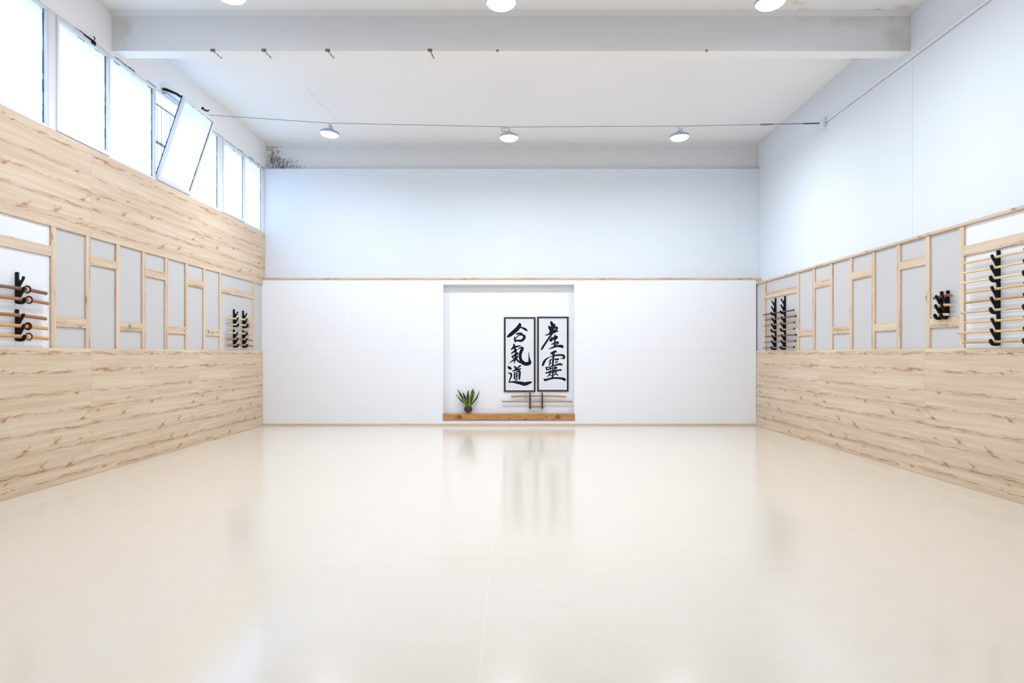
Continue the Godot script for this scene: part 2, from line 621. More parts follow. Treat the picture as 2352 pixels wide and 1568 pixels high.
func wall_back():
	var w := thing("wall_back", "white end wall: a lower lining with a shallow alcove and a higher wall set back above it", "", "", Vector3.ZERO, "structure")
	slab("masonry", M.plaster, w, -4.46, 4.46, -0.2, CEIL + 0.2, 12.40, 12.6, 0.0)
	slab("upper_lining", M.upper, w, -4.456, XRU + 0.004, 2.60, HEAD, DU, 12.40, 0.003)
	# lower lining round the alcove
	for cx in [[XL - 0.02, -2.851], [-2.850, -1.225], [1.108, 2.740], [2.741, XR - 0.002]]:
		slab("lining_board", M.lining, w, cx[0], cx[1], 0.0, 1.3246, DF, 12.24, 0.0006)
		slab("lining_board", M.lining, w, cx[0], cx[1], 1.3252, 2.594, DF, 12.24, 0.0006)
	slab("lining_board", M.lining, w, -1.225, 1.108, 2.511, 2.594, DF, 12.24, 0.0)
	slab("lining_board", M.lining, w, -1.225, 1.108, 0.0, 0.090, DF, 12.24, 0.0)
	# alcove cheeks and back
	slab("alcove_cheek", M.lining, w, -1.30, -1.2255, 0.0, 2.58, 12.241, 12.31, 0.0)
	slab("alcove_cheek", M.lining, w, 1.1085, 1.18, 0.0, 2.58, 12.241, 12.31, 0.0)
	slab("alcove_head", M.lining, w, -1.2255, 1.1085, 2.5115, 2.58, 12.241, 12.31, 0.0)
	slab("alcove_floor", M.lining, w, -1.2255, 1.1085, 0.0, 0.0895, 12.241, 12.31, 0.0)
	slab("alcove_back", M.lining, w, -1.35, 1.23, 0.0, 2.6, 12.31, 12.36, 0.0)
	var t := thing("trim_1", "narrow oak ledge along the top of the lower end wall", "", "", Vector3.ZERO, "structure")
	slab("ledge", M.oak, t, -4.43, XRU - 0.004, 2.595, 2.627, DF - 0.012, DU - 0.001, 0.003, 3, Vector2(4.5, -1.9))
	slab("ledge_return", M.oak, t, XR + 0.002, XRU - 0.004, 2.5405, 2.594, DF - 0.010, DF + 0.05, 0.002, 3, Vector2(-3.4, -1.9))
	var b := thing("baseboard_back", "low oak skirting strip along the foot of the end wall", "", "", Vector3.ZERO, "structure")
	slab("skirting_length", M.oak, b, XL + 0.006, XR - 0.006, 0.0005, 0.034, DF - 0.012, DF - 0.0005, 0.002, 3, Vector2(4.435, 0.47))


func wall_front():
	slab("wall_front", M.plaster, null, -4.72, 4.72, -0.2, CEIL + 0.2, NEAR - 0.2, NEAR, 0.0)
	get_node("wall_front").set_meta("kind", "structure")


# ------------------------------------------------------------------ windows
func windows():
	# [d0, d1, opens]
	var list := [[6.65, 7.548, 1], [7.548, 8.514, 0], [8.514, 9.446, 2], [9.446, 10.387, 0], [10.49, 11.365, 1], [11.365, 12.185, 0],
		[5.62, 6.55, 0], [4.69, 5.62, 2], [3.76, 4.69, 0], [2.82, 3.76, 1], [1.79, 2.72, 0], [0.86, 1.79, 1], [-0.07, 0.86, 0], [-1.0, -0.07, 1]]
	list[7][2] = 1
	var order := [6, 0, 1, 2, 3, 4, 5, 7, 8, 9, 10, 11, 12, 13]
	var words := ["largest in view, at the edge of the picture beside the near post", "with a black catch on its top rail, just before the concrete beam", "fixed, just past the concrete beam", "standing open, its sash tilted into the hall", "fixed, partly hidden behind the open sash", "last but one before the end wall", "last one, touching the end wall"]
	var n := 0
	for i in order:
		n += 1
		var a: float = list[i][0]
		var b: float = list[i][1]
		var kind: int = list[i][2]
		var label := "frosted high window in a white frame, nearer than the picture shows"
		if n <= 7:
			label = "frosted high window, " + words[n - 1]
		var w := thing("window_%d" % n, label, "", "", Vector3.ZERO, "structure")
		var fw := 0.026
		var st := mb()
		dbox(st, -4.53, -4.452, HEAD - 0.030, HEAD, a, b, 0.003)
		dbox(st, -4.53, -4.452, SILL, SILL + 0.030, a, b, 0.003)
		dbox(st, -4.53, -4.452, SILL + 0.030, HEAD - 0.030, a, a + fw, 0.003)
		dbox(st, -4.53, -4.452, SILL + 0.030, HEAD - 0.030, b - fw, b, 0.003)
		commit(st, "window_frame", M.frame, w)
		if kind == 2:
			open_sash(w, a + fw, b - fw)
			continue
		var x := -4.485
		var ga := a + fw
		var gb := b - fw
		var gy0 := SILL + 0.030
		var gy1 := HEAD - 0.030
		if kind == 1:
			var s2 := mb()
			var sw := 0.034
			dbox(s2, -4.50, -4.438, HEAD - 0.058, HEAD - 0.014, a + 0.012, b - 0.012, 0.003)
			dbox(s2, -4.50, -4.438, SILL + 0.012, SILL + 0.060, a + 0.012, b - 0.012, 0.003)
			dbox(s2, -4.50, -4.438, SILL + 0.060, HEAD - 0.058, a + 0.012, a + 0.012 + sw, 0.003)
			dbox(s2, -4.50, -4.438, SILL + 0.060, HEAD - 0.058, b - 0.012 - sw, b - 0.012, 0.003)
			commit(s2, "sash", M.frame, w)
			ga = a + 0.012 + sw
			gb = b - 0.012 - sw
			gy0 = SILL + 0.060
			gy1 = HEAD - 0.058
			x = -4.474
		glazing(w, x, ga, gb, gy0, gy1)
	# crumbling dark sealant along the heads of the windows
	var rng := RandomNumberGenerator.new()
	rng.seed = 12
	var seal := mb()
	var sd := 5.7
	while sd < 12.1:
		var l := rng.randf_range(0.03, 0.22)
		if rng.randf() < 0.42:
			var y := HEAD + rng.randf_range(-0.002, 0.016)
			var pts := []
			for k in 5:
				pts.append(Vector3(-4.457, y + rng.randf_range(-0.004, 0.006), -(sd + l * k / 4.0)))
			tube(seal, pts, [Vector2(0.003, rng.randf_range(0.002, 0.007))], 6)
		sd += l
	commit(seal, "sealant", M.grime, get_node("wall_left"))
	# posts between the groups of windows
	for p in [[6.55, 6.65], [10.387, 10.49], [2.72, 2.82]]:
		slab("window_post", M.frame, get_node("wall_left"), -4.55, -4.446, SILL, HEAD, p[0], p[1], 0.004)
	# bars outside
	var g := thing("window_grille", "iron security bars outside the high windows, seen through the open sash", "grille")
	var gx := -4.66
	for k in 118:
		var d := -1.0 + 0.112 * k
		if d > 12.15: break
		var st := mb()
		tube(st, [Vector3(gx, 3.42, -d), Vector3(gx, 4.555, -d)], [0.005], 6, false)
		commit(st, "bar", M.iron, g)
	slab("rail", M.iron, g, gx - 0.013, gx - 0.007, 4.04, 4.08, -1.0, 12.17, 0.0)
	slab("rail", M.iron, g, gx - 0.013, gx - 0.007, 4.545, 4.567, -1.0, 12.17, 0.0)
	slab("rail", M.iron, g, gx - 0.013, gx - 0.007, 3.45, 3.49, -1.0, 12.17, 0.0)


func glazing(w: Node3D, x: float, a: float, b: float, y0: float, y1: float):
	var p := slab("pane", M.pane, w, x - 0.003, x + 0.003, y0 - 0.004, y1 + 0.004, a - 0.004, b + 0.004, 0.0)
	var rng := RandomNumberGenerator.new()
	rng.seed = int(a * 100)
	# perished dark putty at the far and upper edges, in uneven lengths
	var st := mb()
	var y := y0
	while y < y1 - 0.01:
		var l := minf(rng.randf_range(0.02, 0.10), y1 - y)
		var t := rng.randf_range(0.004, 0.011)
		dbox(st, x + 0.002, x + 0.008, y, y + l, b - t, b + 0.001, 0.0)
		y += l
	var d := a
	while d < b - 0.01:
		var l := minf(rng.randf_range(0.02, 0.12), b - d)
		if rng.randf() < 0.3:
			dbox(st, x + 0.002, x + 0.008, y1 - rng.randf_range(0.001, 0.005), y1 + 0.001, d, d + l, 0.0)
		if rng.randf() < 0.25:
			dbox(st, x + 0.002, x + 0.008, y0 - 0.001, y0 + rng.randf_range(0.001, 0.006), d, d + l, 0.0)
		d += l
	commit(st, "putty", M.gasket, w)
	return p


func open_sash(w: Node3D, a: float, b: float):
	# hinged at the bottom, tipped about 19 degrees into the hall
	var s := Node3D.new()
	s.name = "sash"
	w.add_child(s, true)
	s.position = Vector3(-4.455, SILL + 0.022, 0)
	s.rotation.z = -deg_to_rad(18.6)
	var hh := 1.095
	var st := mb()
	a += 0.004
	b -= 0.004
	dbox(st, -0.022, 0.022, 0.0, 0.048, a, b, 0.003)
	dbox(st, -0.022, 0.022, hh - 0.044, hh, a, b, 0.003)
	dbox(st, -0.022, 0.022, 0.048, hh - 0.044, a, a + 0.036, 0.003)
	dbox(st, -0.022, 0.022, 0.048, hh - 0.044, b - 0.036, b, 0.003)
	commit(st, "sash_frame", M.frame, s)
	glazing(s, 0.0, a + 0.036, b - 0.036, 0.048, hh - 0.044)
	# dark weather seal on the near edge
	st = mb()
	dbox(st, -0.024, -0.016, 0.0, hh, a - 0.006, a + 0.003, 0.0)
	commit(st, "seal", M.gasket, s)
	# lever catch on the top edge
	st = mb()
	tube(st, [Vector3(0.0, hh - 0.005, -9.02), Vector3(0.005, hh + 0.03, -9.03), Vector3(0.01, hh + 0.02, -9.09), Vector3(0.012, hh + 0.035, -9.15), Vector3(0.012, hh + 0.06, -9.19)], [0.014, 0.014, 0.012, 0.012, 0.006], 8)
	commit(st, "catch", M.black, s)
	# stay between the head of the frame and the sash
	st = mb()
	dbox(st, -4.46, -4.40, HEAD - 0.012, HEAD + 0.012, 8.70, 9.05, 0.002)
	commit(st, "stay_plate", M.lamp_body, w)
	st = mb()
	tube(st, [Vector3(-4.43, HEAD + 0.035, -8.66), Vector3(-4.40, HEAD + 0.04, -8.70), Vector3(-4.33, HEAD + 0.03, -8.80), Vector3(-4.18, HEAD - 0.06, -8.98)], [0.018, 0.02, 0.016, 0.014], 8)
	commit(st, "stay_arm", M.black, w)


# ------------------------------------------------------------------ beams
func beams():
	var spots1 := [[0.02, 0.35, 0.03, 0.8, Color(0.74, 0.70, 0.64, 0.4), 0.45, 0.25], [0.985, 0.5, 0.03, 0.9, Color(0.74, 0.68, 0.60, 0.35), 0.35, 0.25], [0.93, 0.15, 0.12, 0.35, Color(0.76, 0.70, 0.62, 0.28), 0.45, 0.25]]
	var mould := Color(0.22, 0.21, 0.21, 0.75)
	var spots2 := [[0.035, 0.85, 0.055, 0.5, mould, 0.60, 1.5], [0.016, 0.55, 0.022, 0.65, mould, 0.5, 1.3], [0.03, 0.75, 0.08, 0.6, mould, 0.85, 4.0], [0.01, 0.1, 0.03, 0.3, Color(0.66, 0.56, 0.42, 0.6), 0.4, 1.0]]
	var specs := [[7.604, 7.796, spots1], [12.36, 12.40, spots2], [2.85, 3.04, null]]
	for i in specs.size():
		var d0: float = specs[i][0]
		var d1: float = specs[i][1]
		var label: String = ["white concrete ceiling beam crossing the hall before the open window, with rusty anchors on its lower edge", "grey concrete beam at the end wall, black mould at its window end", "white concrete ceiling beam over the viewer"][i]
		var b := thing("beam", label, "", "", Vector3.ZERO, "structure")
		var x0 := -4.458
		var x1 := 4.44
		var low := 4.612 if i == 1 else BEAM_Y
		var m: Material = M.plaster
		if specs[i][2] != null:
			m = stained(1024, 64, c8(230, 229, 229), specs[i][2])
		var st := mb()
		quad(st, Vector3(x0, CEIL, -d0), Vector3(x1, CEIL, -d0), Vector3(x1, low, -d0), Vector3(x0, low, -d0), Vector3.BACK)
		commit(st, "beam_face", m, b)
		slab("beam_core", M.plaster, b, x0, x1, low, CEIL, d0 + 0.001, d1, 0.0)
		# small fillets where the beam meets the ceiling
		st = mb()
		var q := 0.045
		for s in [[d0, -1.0], [d1, 1.0]]:
			if s[1] > 0 and i == 1: continue
			var zf: float = -(s[0] + s[1] * 0.0005)
			var n := Vector3(0, -1, -s[1]).normalized()
			quad(st, Vector3(x0, CEIL - q, zf), Vector3(x1, CEIL - q, zf), Vector3(x1, CEIL - 0.001, zf - s[1] * q), Vector3(x0, CEIL - 0.001, zf - s[1] * q), n)
		commit(st, "fillet", M.beam, b)
		if i == 0:
			for px in [-3.33, -2.76, -2.05, -0.91, -0.16, 2.17]:
				var big: float = 1.0 if px < -0.5 else 0.55
				st = mb()
				dbox(st, px - 0.030 * big, px + 0.022 * big, BEAM_Y - 0.001, BEAM_Y + 0.022 * big, d0 - 0.006, d0 + 0.02, 0.002)
				commit(st, "anchor", M.crack, b)
				if px < -0.5:
					st = mb()
					var pts := []
					for k in 7:
						pts.append(Vector3(px + 0.008 * sin(k * 2.4 + px * 5.0) + 0.003 * k, BEAM_Y - 0.0008, -(d0 + 0.02 + (d1 - d0 - 0.02) * k / 6.0)))
					tube(st, pts, [Vector2(0.006, 0.0015)], 6)
					commit(st, "crack", M.crack, b)


# ------------------------------------------------------------------ lamps
func lamps():
	var rows := [
		[9.95, [[-2.675, 4.507, 0.13], [-0.044, 4.434, 0.0], [2.43, 4.423, -0.05]], "far row"],
		[6.31, [[-2.60, 4.592, 0.05], [-0.10, 4.526, -0.02], [2.39, 4.530, -0.09]], "near row"],
		[2.62, [[-2.6, 4.48, 0.0], [-0.1, 4.48, 0.0], [2.4, 4.48, 0.0]], "row behind"]]
	var where := [["hung over the window side", "hung in the middle", "hung towards the conduit wall"]]
	for r in rows.size():
		var d: float = rows[r][0]
		for k in 3:
			var q = rows[r][1][k]
			var hang: String = where[0][k]
			var label: String
			if r == 0: label = "round white lamp of the farther row, %s" % hang
			elif r == 1: label = "round white lamp cut by the picture's top, %s" % hang
			else: label = "round white lamp in the row above the viewer, %s" % hang
			var o := thing("pendant_lamp", label, "lamp", "round lamps hanging from the wires", Vector3(q[0], q[1], -(d if r > 0 else 10.05 - 0.19 * (q[0] + 4.458) / 8.893)))
			o.rotation.z = -q[2]
			var s := mb()
			lathe(s, [Vector2(0.0, 0.075), Vector2(0.05, 0.072), Vector2(0.06, 0.055), Vector2(0.10, 0.044), Vector2(0.133, 0.026), Vector2(0.143, 0.008), Vector2(0.143, -0.002), Vector2(0.139, -0.008), Vector2(0.130, -0.008), Vector2(0.127, 0.0)], 40)
			commit(s, "housing", M.lamp_body, o)
			s = mb()
			lathe(s, [Vector2(0.127, -0.002), Vector2(0.126, -0.014), Vector2(0.119, -0.029), Vector2(0.10, -0.041), Vector2(0.06, -0.049), Vector2(0.0, -0.052)], 40)
			commit(s, "diffuser", M.glow, o)
			s = mb()
			var hook := []
			for j in 14:
				var a := TAU * j / 13.0
				hook.append(Vector3(0.014 * sin(a), 0.090 + 0.018 - 0.018 * cos(a), 0))
			tube(s, hook, [0.0035], 6, false, Vector3.BACK)
			var wt: float = (q[0] + 4.458) / 8.893
			var top: float = wire_y(r, wt) - q[1] - 0.008
			tube(s, [Vector3(0.0, minf(0.125, top - 0.01), 0), Vector3(0.0, top, 0)], [0.0035], 6)
			commit(s, "hook", M.steel, o)
			s = mb()
			if k == 0:
				tube(s, [Vector3(0.03, 0.07, 0.02), Vector3(0.045, 0.09, 0.02), Vector3(0.03, 0.1, 0.01), Vector3(-0.02, 0.11, 0.01), Vector3(-0.036, 0.13, 0), Vector3(-0.03, top - 0.003, 0)], [0.004], 6)
			elif k == 1:
				tube(s, [Vector3(-0.02, 0.07, 0.02), Vector3(-0.06, 0.085, 0.02), Vector3(-0.085, 0.072, 0.02), Vector3(-0.11, 0.10, 0.01), Vector3(-0.10, minf(0.135, top - 0.008), 0), Vector3(-0.06, top - 0.01, 0), Vector3(-0.02, top - 0.004, 0)], [0.004], 6)
			else:
				tube(s, [Vector3(0.025, 0.07, 0.01), Vector3(0.032, 0.10, 0), Vector3(0.040, top - 0.022, 0), Vector3(0.046, top - 0.016, 0)], [0.004], 6)
			commit(s, "cable", M.wire, o)
			var l := AreaLight3D.new()
			l.name = "lamp_light"
			l.area_size = Vector2(0.22, 0.22)
			l.area_normalize_energy = true
			l.light_energy = [4.7, 3.9, 2.9][r]
			l.light_color = Color(0.92, 0.955, 1.0)
			l.area_range = 30.0
			l.shadow_enabled = true
			l.position = Vector3(0, -0.062, 0)
			l.rotation.x = -PI / 2
			o.add_child(l, true)
			# the dome also throws some light sideways
			var g := OmniLight3D.new()
			g.name = "dome_light"
			g.light_energy = [0.26, 0.20, 0.2][r]
			g.light_color = Color(0.92, 0.955, 1.0)
			g.light_size = 0.015
			g.omni_range = 30.0
			g.omni_attenuation = 2.0
			g.shadow_enabled = true
			g.position = Vector3(0, -0.030, 0)
			o.add_child(g, true)
	# wires from wall to wall
	for i in 3:
		var o := thing("suspension_wire", ["thin steel wire strung across the hall carrying the farther lamps", "thin steel wire carrying the near row of lamps", "thin steel wire carrying the lamps above the viewer"][i], "wire", "lamp wires")
		var pts := []
		for k in 41:
			var t := k / 40.0
			var d: float = [lerpf(10.05, 9.86, t), 6.31, 2.62][i]
			pts.append(Vector3(lerpf(-4.458, 4.435, t), wire_y(i, t), -d))
		var s := mb()
		tube(s, pts, [0.0035], 6)
		commit(s, "strand", M.wire, o)
		s = mb()
		tube(s, [pts[36] + Vector3(0.05, 0, 0), pts[37]], [0.011], 8)
		tube(s, [pts[37], pts[39]], [0.006], 8)
		tube(s, [pts[39], pts[40]], [0.012], 8)
		commit(s, "turnbuckle", M.iron, o)


# height of a wire at the share t of its way across: it hangs in straight lines between its lamps
func wire_y(row: int, t: float) -> float:
	var ts := [0.0, 0.2, 0.497, 0.774, 1.0]
	var ys: Array = [4.79, 4.659, 4.584, 4.578, 4.605]
	for i in 4:
		if t <= ts[i + 1]:
			return lerpf(ys[i], ys[i + 1], (t - ts[i]) / (ts[i + 1] - ts[i])) + (0.0 if row == 0 else 0.1)
	return ys[4]


# ------------------------------------------------------------------ brackets, staffs and wooden swords
func catmull(ctrl: Array, sub := 4) -> PackedVector2Array:
	var out := PackedVector2Array()
	for i in ctrl.size() - 1:
		var p0: Vector2 = ctrl[maxi(i - 1, 0)]
		var p1: Vector2 = ctrl[i]
		var p2: Vector2 = ctrl[i + 1]
		var p3: Vector2 = ctrl[mini(i + 2, ctrl.size() - 1)]
		for j in sub:
			out.append(p1.cubic_interpolate(p2, p0, p3, float(j) / sub))
	out.append(ctrl[-1])
	return out


var bracket_mesh: ArrayMesh


# a three-hook wall bracket: x away from the wall, y up, thickness along z; its foot on the wall at the origin
func bracket(called_label: String, group: String, at: Vector3, turn: float) -> Node3D:
	if bracket_mesh == null:
		var v := func(a, b): return Vector2(a, b)
		var ctrl := [v.call(0.010, 0.290), v.call(0.024, 0.288), v.call(0.029, 0.278), v.call(0.026, 0.252), v.call(0.030, 0.226), v.call(0.040, 0.213), v.call(0.051, 0.214), v.call(0.058, 0.226), v.call(0.063, 0.244), v.call(0.070, 0.252), v.call(0.079, 0.248), v.call(0.080, 0.238), v.call(0.070, 0.214), v.call(0.056, 0.190), v.call(0.044, 0.168), v.call(0.036, 0.146), v.call(0.036, 0.130), v.call(0.044, 0.119), v.call(0.055, 0.120), v.call(0.062, 0.132), v.call(0.068, 0.150), v.call(0.076, 0.158), v.call(0.086, 0.153), v.call(0.086, 0.142), v.call(0.075, 0.116), v.call(0.060, 0.092), v.call(0.048, 0.070), v.call(0.039, 0.050), v.call(0.039, 0.035), v.call(0.047, 0.025), v.call(0.058, 0.026), v.call(0.066, 0.037), v.call(0.073, 0.054), v.call(0.082, 0.062), v.call(0.093, 0.057), v.call(0.095, 0.045), v.call(0.088, 0.022), v.call(0.070, 0.005), v.call(0.046, 0.0), v.call(0.020, 0.002), v.call(0.0, 0.014)]
		var pts := catmull(ctrl, 4)
		pts.append(Vector2(0, 0.284))
		var st := mb()
		var t := 0.009
		var ids := Geometry2D.triangulate_polygon(pts)
		for k in range(0, ids.size(), 3):
			for s in [-1.0, 1.0]:
				var n := Vector3(0, 0, s)
				var a := pts[ids[k]]
				var b := pts[ids[k + 1]]
				var c := pts[ids[k + 2]]
				tri(st, Vector3(a.x, a.y, s * t), Vector3(b.x, b.y, s * t), Vector3(c.x, c.y, s * t), n, n, n)
		var cw := Geometry2D.is_polygon_clockwise(pts)
		for k in pts.size():
			var a := pts[k]
			var b := pts[(k + 1) % pts.size()]
			var e := (b - a).normalized()
			var n := Vector3(e.y, -e.x, 0) * (-1.0 if cw else 1.0)
			quad(st, Vector3(a.x, a.y, -t), Vector3(b.x, b.y, -t), Vector3(b.x, b.y, t), Vector3(a.x, a.y, t), n)
		bracket_mesh = st.commit()
	var o := MeshInstance3D.new()
	o.mesh = bracket_mesh
	o.material_override = M.black
	o.name = numbered("rack_bracket")
	add_child(o, true)
	o.position = at
	o.rotation.y = turn
	metas(o, called_label, "bracket", group)
	return o


# a plain staff along the local x axis, its middle at the origin; the cap is at +x
func staff(label: String, group: String, at: Vector3, turn: float, length: float, r: float, col: Color, cap := false, tilt := 0.0) -> Node3D:
	var o := thing("wooden_staff", label, "staff", group, at)
	o.rotation = Vector3(0, turn, tilt)
	var h := length / 2.0
	var s := mb()
	tube(s, [Vector3(-h, 0, 0), Vector3(-h + 0.004, 0, 0), Vector3(h - 0.004, 0, 0), Vector3(h, 0, 0)], [r * 0.75, r, r, r * 0.75], 16)
	commit(s, "shaft", wood(col), o)
	if cap:
		s = mb()
		tube(s, [Vector3(h - 0.012, 0, 0), Vector3(h + 0.004, 0, 0), Vector3(h + 0.007, 0, 0)], [r * 1.12, r * 1.12, r * 0.8], 16)
		commit(s, "end_cap", M.black, o)
	return o


# a wooden sword along the local x axis: handle end at +x, guard at x = 0, tip at -0.76, bowed upwards
func sword(label: String, group: String, at: Vector3, turn: float, col: Color, guard = null, washer := true, length := 1.02) -> Node3D:
	var o := thing("wooden_sword", label, "wooden sword", group, at)
	o.rotation.y = turn
	var hl := 0.255
	var bl := length - hl
	var bow := func(x: float) -> float:
		var t := (x + 0.22) / 0.5
		return -0.016 * t * t
	var pts := []
	var rad := []
	for k in 8:
		var x := -0.004 + (hl + 0.004) * k / 7.0
		pts.append(Vector3(x, bow.call(x), 0))
		rad.append(Vector2(0.0115, 0.0168 - 0.0005 * k / 7.0))
	pts.append(Vector3(hl + 0.005, bow.call(hl + 0.005), 0))
	rad.append(Vector2(0.009, 0.013))
	var s := mb()
	tube(s, pts, rad, 16)
	commit(s, "handle", wood(col), o)
	pts = []
	rad = []
	for k in 15:
		var x := -0.004 - (bl - 0.034) * k / 14.0
		pts.append(Vector3(x, bow.call(x), 0))
		rad.append(Vector2(0.0115 - 0.001 * k / 14.0, 0.0168 - 0.0040 * k / 14.0))
	pts.append(Vector3(-bl + 0.01, bow.call(-bl) + 0.003, 0))
	rad.append(Vector2(0.009, 0.009))
	pts.append(Vector3(-bl - 0.004, bow.call(-bl) + 0.008, 0))
	rad.append(Vector2(0.003, 0.003))
	s = mb()
	tube(s, pts, rad, 16)
	commit(s, "blade", wood(col), o)
	if guard != null:
		var bas := Basis(Vector3.FORWARD, PI / 2)   # turn y to x
		s = mb()
		lathe(s, [Vector2(0.0, -0.005), Vector2(0.034, -0.005), Vector2(0.0375, -0.003), Vector2(0.0375, 0.003), Vector2(0.034, 0.005), Vector2(0.0, 0.005)], 28, Vector3.ZERO, bas)
		commit(s, "guard", guard, o)
		if washer:
			s = mb()
			for q in [-0.011, 0.011] if washer else []:
				lathe(s, [Vector2(0.0, -0.006), Vector2(0.022, -0.006), Vector2(0.0235, -0.003), Vector2(0.0235, 0.003), Vector2(0.022, 0.006), Vector2(0.0, 0.006)], 24, Vector3(q, bow.call(q), 0), bas)
			commit(s, "washer", M.cream, o)
	return o


func knife(label: String, group: String, at: Vector3, turn: float, col: Color, pointed := true) -> Node3D:
	var o := thing("wooden_knife", label, "wooden knife", group, at)
	o.rotation.y = turn
	var s := mb()
	var pts := []
	var rad := []
	for k in 7:
		var x := -0.15 + 0.26 * k / 6.0
		pts.append(Vector3(x, 0.006 - 0.35 * (x - 0.02) * (x - 0.02), 0))
		rad.append(Vector2(0.010, 0.0150 - 0.0015 * k / 6.0))
	if pointed:
		pts.append(Vector3(0.135, -0.002, 0)); rad.append(Vector2(0.008, 0.009))
		pts.append(Vector3(0.155, -0.008, 0)); rad.append(Vector2(0.003, 0.003))
	else:
		pts.append(Vector3(0.135, 0.0, 0)); rad.append(Vector2(0.010, 0.0135))
	tube(s, pts, rad, 14)
	commit(s, "shaft", wood(col), o)
	return o


func racks():
	var slots := [0.232, 0.138, 0.043]
	var jo_v := [0.226, 0.132, 0.038]
	var sw_v := [0.231, 0.137, 0.043]
	var nth := ["top", "middle", "lowest"]
	# --- right wall, near: nine staffs on three tiers of brackets
	var g := "brackets of the big staff rack on the right wall"
	var bots := [1.916, 1.632, 1.348]
	for t in 3:
		for c in 2:
			bracket("black bracket, %s of the column %s, nine-staff rack" % [nth[t], "nearer the small knife rack" if c == 0 else "at the picture's right edge"], g, Vector3(XRP, bots[t], -[6.114, 5.717][c]), PI)
	var cols := [c8(240, 214, 164), c8(242, 218, 170), c8(244, 226, 188), c8(236, 196, 140), c8(206, 160, 108), c8(222, 194, 160), c8(238, 198, 142), c8(238, 200, 146), c8(204, 170, 128)]
	var what := ["pale yellow staff, topmost of the nine in the big rack", "pale yellow staff, second from the top in the big rack", "creamy white staff, third from the top in the big rack", "orange tan staff, fourth from the top in the big rack", "brown staff, darkest of the nine in the big rack, fifth from the top", "greyish tan staff, sixth from the top in the big rack", "orange tan staff, third from the bottom in the big rack", "tan staff reaching farthest over the post, second from the bottom", "brownish tan staff, lowest of the nine in the big rack"]
	var off := [0.0, 0.0, 0.02, -0.03, -0.02, 0.02, -0.03, 0.08, 0.0]
	for k in 9:
		staff(what[k], "staffs in the big rack on the right wall", Vector3(XRP - [0.045, 0.049, 0.051][k % 3], bots[k / 3] + jo_v[k % 3], -(5.92 + off[k])), PI / 2, 1.24, 0.0118, cols[k])
	# --- right wall, far: seven staffs
	g = "brackets of the seven-staff rack by the end wall"
	bots = [1.908, 1.624, 1.340]
	for t in 3:
		for c in 2:
			bracket("black bracket, %s of the column %s, seven-staff rack" % [nth[t], "away from the end wall" if c == 1 else "nearest the end wall"], g, Vector3(XRP, bots[t], -[11.287, 10.894][c]), PI)
	cols = [c8(120, 52, 50), c8(128, 92, 74), c8(168, 124, 78), c8(206, 168, 116), c8(134, 74, 56), c8(150, 116, 98), c8(140, 120, 104)]
	what = ["dark red staff, highest one in the seven-staff rack near the end wall", "brown staff just under the dark red one", "yellowish brown staff, third from the top in the seven-staff rack", "light tan staff, middle one of the seven-staff rack", "reddish brown staff, third from the bottom in the seven-staff rack", "rosy brown staff, second from the bottom in the seven-staff rack", "greyish brown staff with a white tag, lowest in the seven-staff rack"]
	off = [0.06, 0.0, 0.03, 0.04, -0.01, 0.0, 0.04]
	for k in 7:
		var tier := 0 if k == 0 else 1 + (k - 1) / 3
		var slot := 2 if k == 0 else (k - 1) % 3
		var o := staff(what[k], "staffs in the rack near the end wall", Vector3(XRP - [0.045, 0.049, 0.051][slot], bots[tier] + jo_v[slot], -(11.04 + off[k])), -PI / 2 + PI, 1.26, 0.0118, cols[k], false)
		o.rotation.y = -PI / 2
		var s := mb()
		tube(s, [Vector3(0.620, 0, 0), Vector3(0.632, 0, 0), Vector3(0.636, 0, 0)], [0.0132, 0.0132, 0.010], 16)
		commit(s, "end_cap", M.black, o)
		if k == 6:
			s = mb()
			tube(s, [Vector3(0.14, 0, 0), Vector3(0.185, 0, 0)], [0.0135], 14)
			commit(s, "paper_tag", M.cream, o)
	# --- right wall: three wooden knives
	g = "brackets of the small knife rack"
	for c in 2:
		bracket("black three-hook bracket of the small knife rack, %s" % ["on the side of the big staff rack", "on the far side"][c], g, Vector3(XRP, 1.622, -[6.824, 6.921][c]), PI)
	cols = [c8(122, 78, 48), c8(226, 184, 130), c8(236, 204, 148)]
	what = ["dark brown wooden knife, top one in the small rack", "tan wooden knife with a pointed tip, middle one in the small rack", "pale yellow blunt wooden knife, lowest in the small rack"]
	for k in 3:
		var o := knife(what[k], "wooden knives in the small rack", Vector3(XRP - [0.045, 0.049, 0.051][k], 1.622 + [0.230, 0.136, 0.042][k], -(6.85 if k < 2 else 6.88)), -PI / 2, cols[k], k < 2)
	# --- left wall, near: five wooden swords
	g = "brackets of the near sword rack on the left wall"
	bots = [1.722, 1.388]
	for t in 2:
		for c in 2:
			bracket(("black three-hook bracket of the near sword rack, %s" % ["upper one with its top hook empty", "lower one, all three hooks filled"][t]) if c == 0 else "black three-hook bracket of the near sword rack, %s outside the picture" % ["upper", "lower"][t], g, Vector3(XLP, bots[t], -[6.126, 5.72][c]), 0.0)
	var dk := std(c8(84, 48, 34), 0.4, 0.5)
	var md := std(c8(100, 58, 40), 0.4, 0.5)
	var og := std(c8(160, 88, 42), 0.4, 0.5)
	var rim := std(c8(86, 44, 26), 0.4, 0.5)
	cols = [c8(134, 90, 78), c8(178, 124, 84), c8(172, 112, 66), c8(222, 168, 104), c8(224, 166, 98)]
	what = ["reddish brown wooden sword with dark guard, topmost in the near sword rack", "brown wooden sword with white washer, second in the near sword rack", "brown wooden sword without a guard, middle of the near sword rack", "light tan wooden sword with a dark guard, second from bottom in the near rack", "tan wooden sword with an orange guard, lowest in the near sword rack"]
	var guards := [dk, md, null, rim, og]
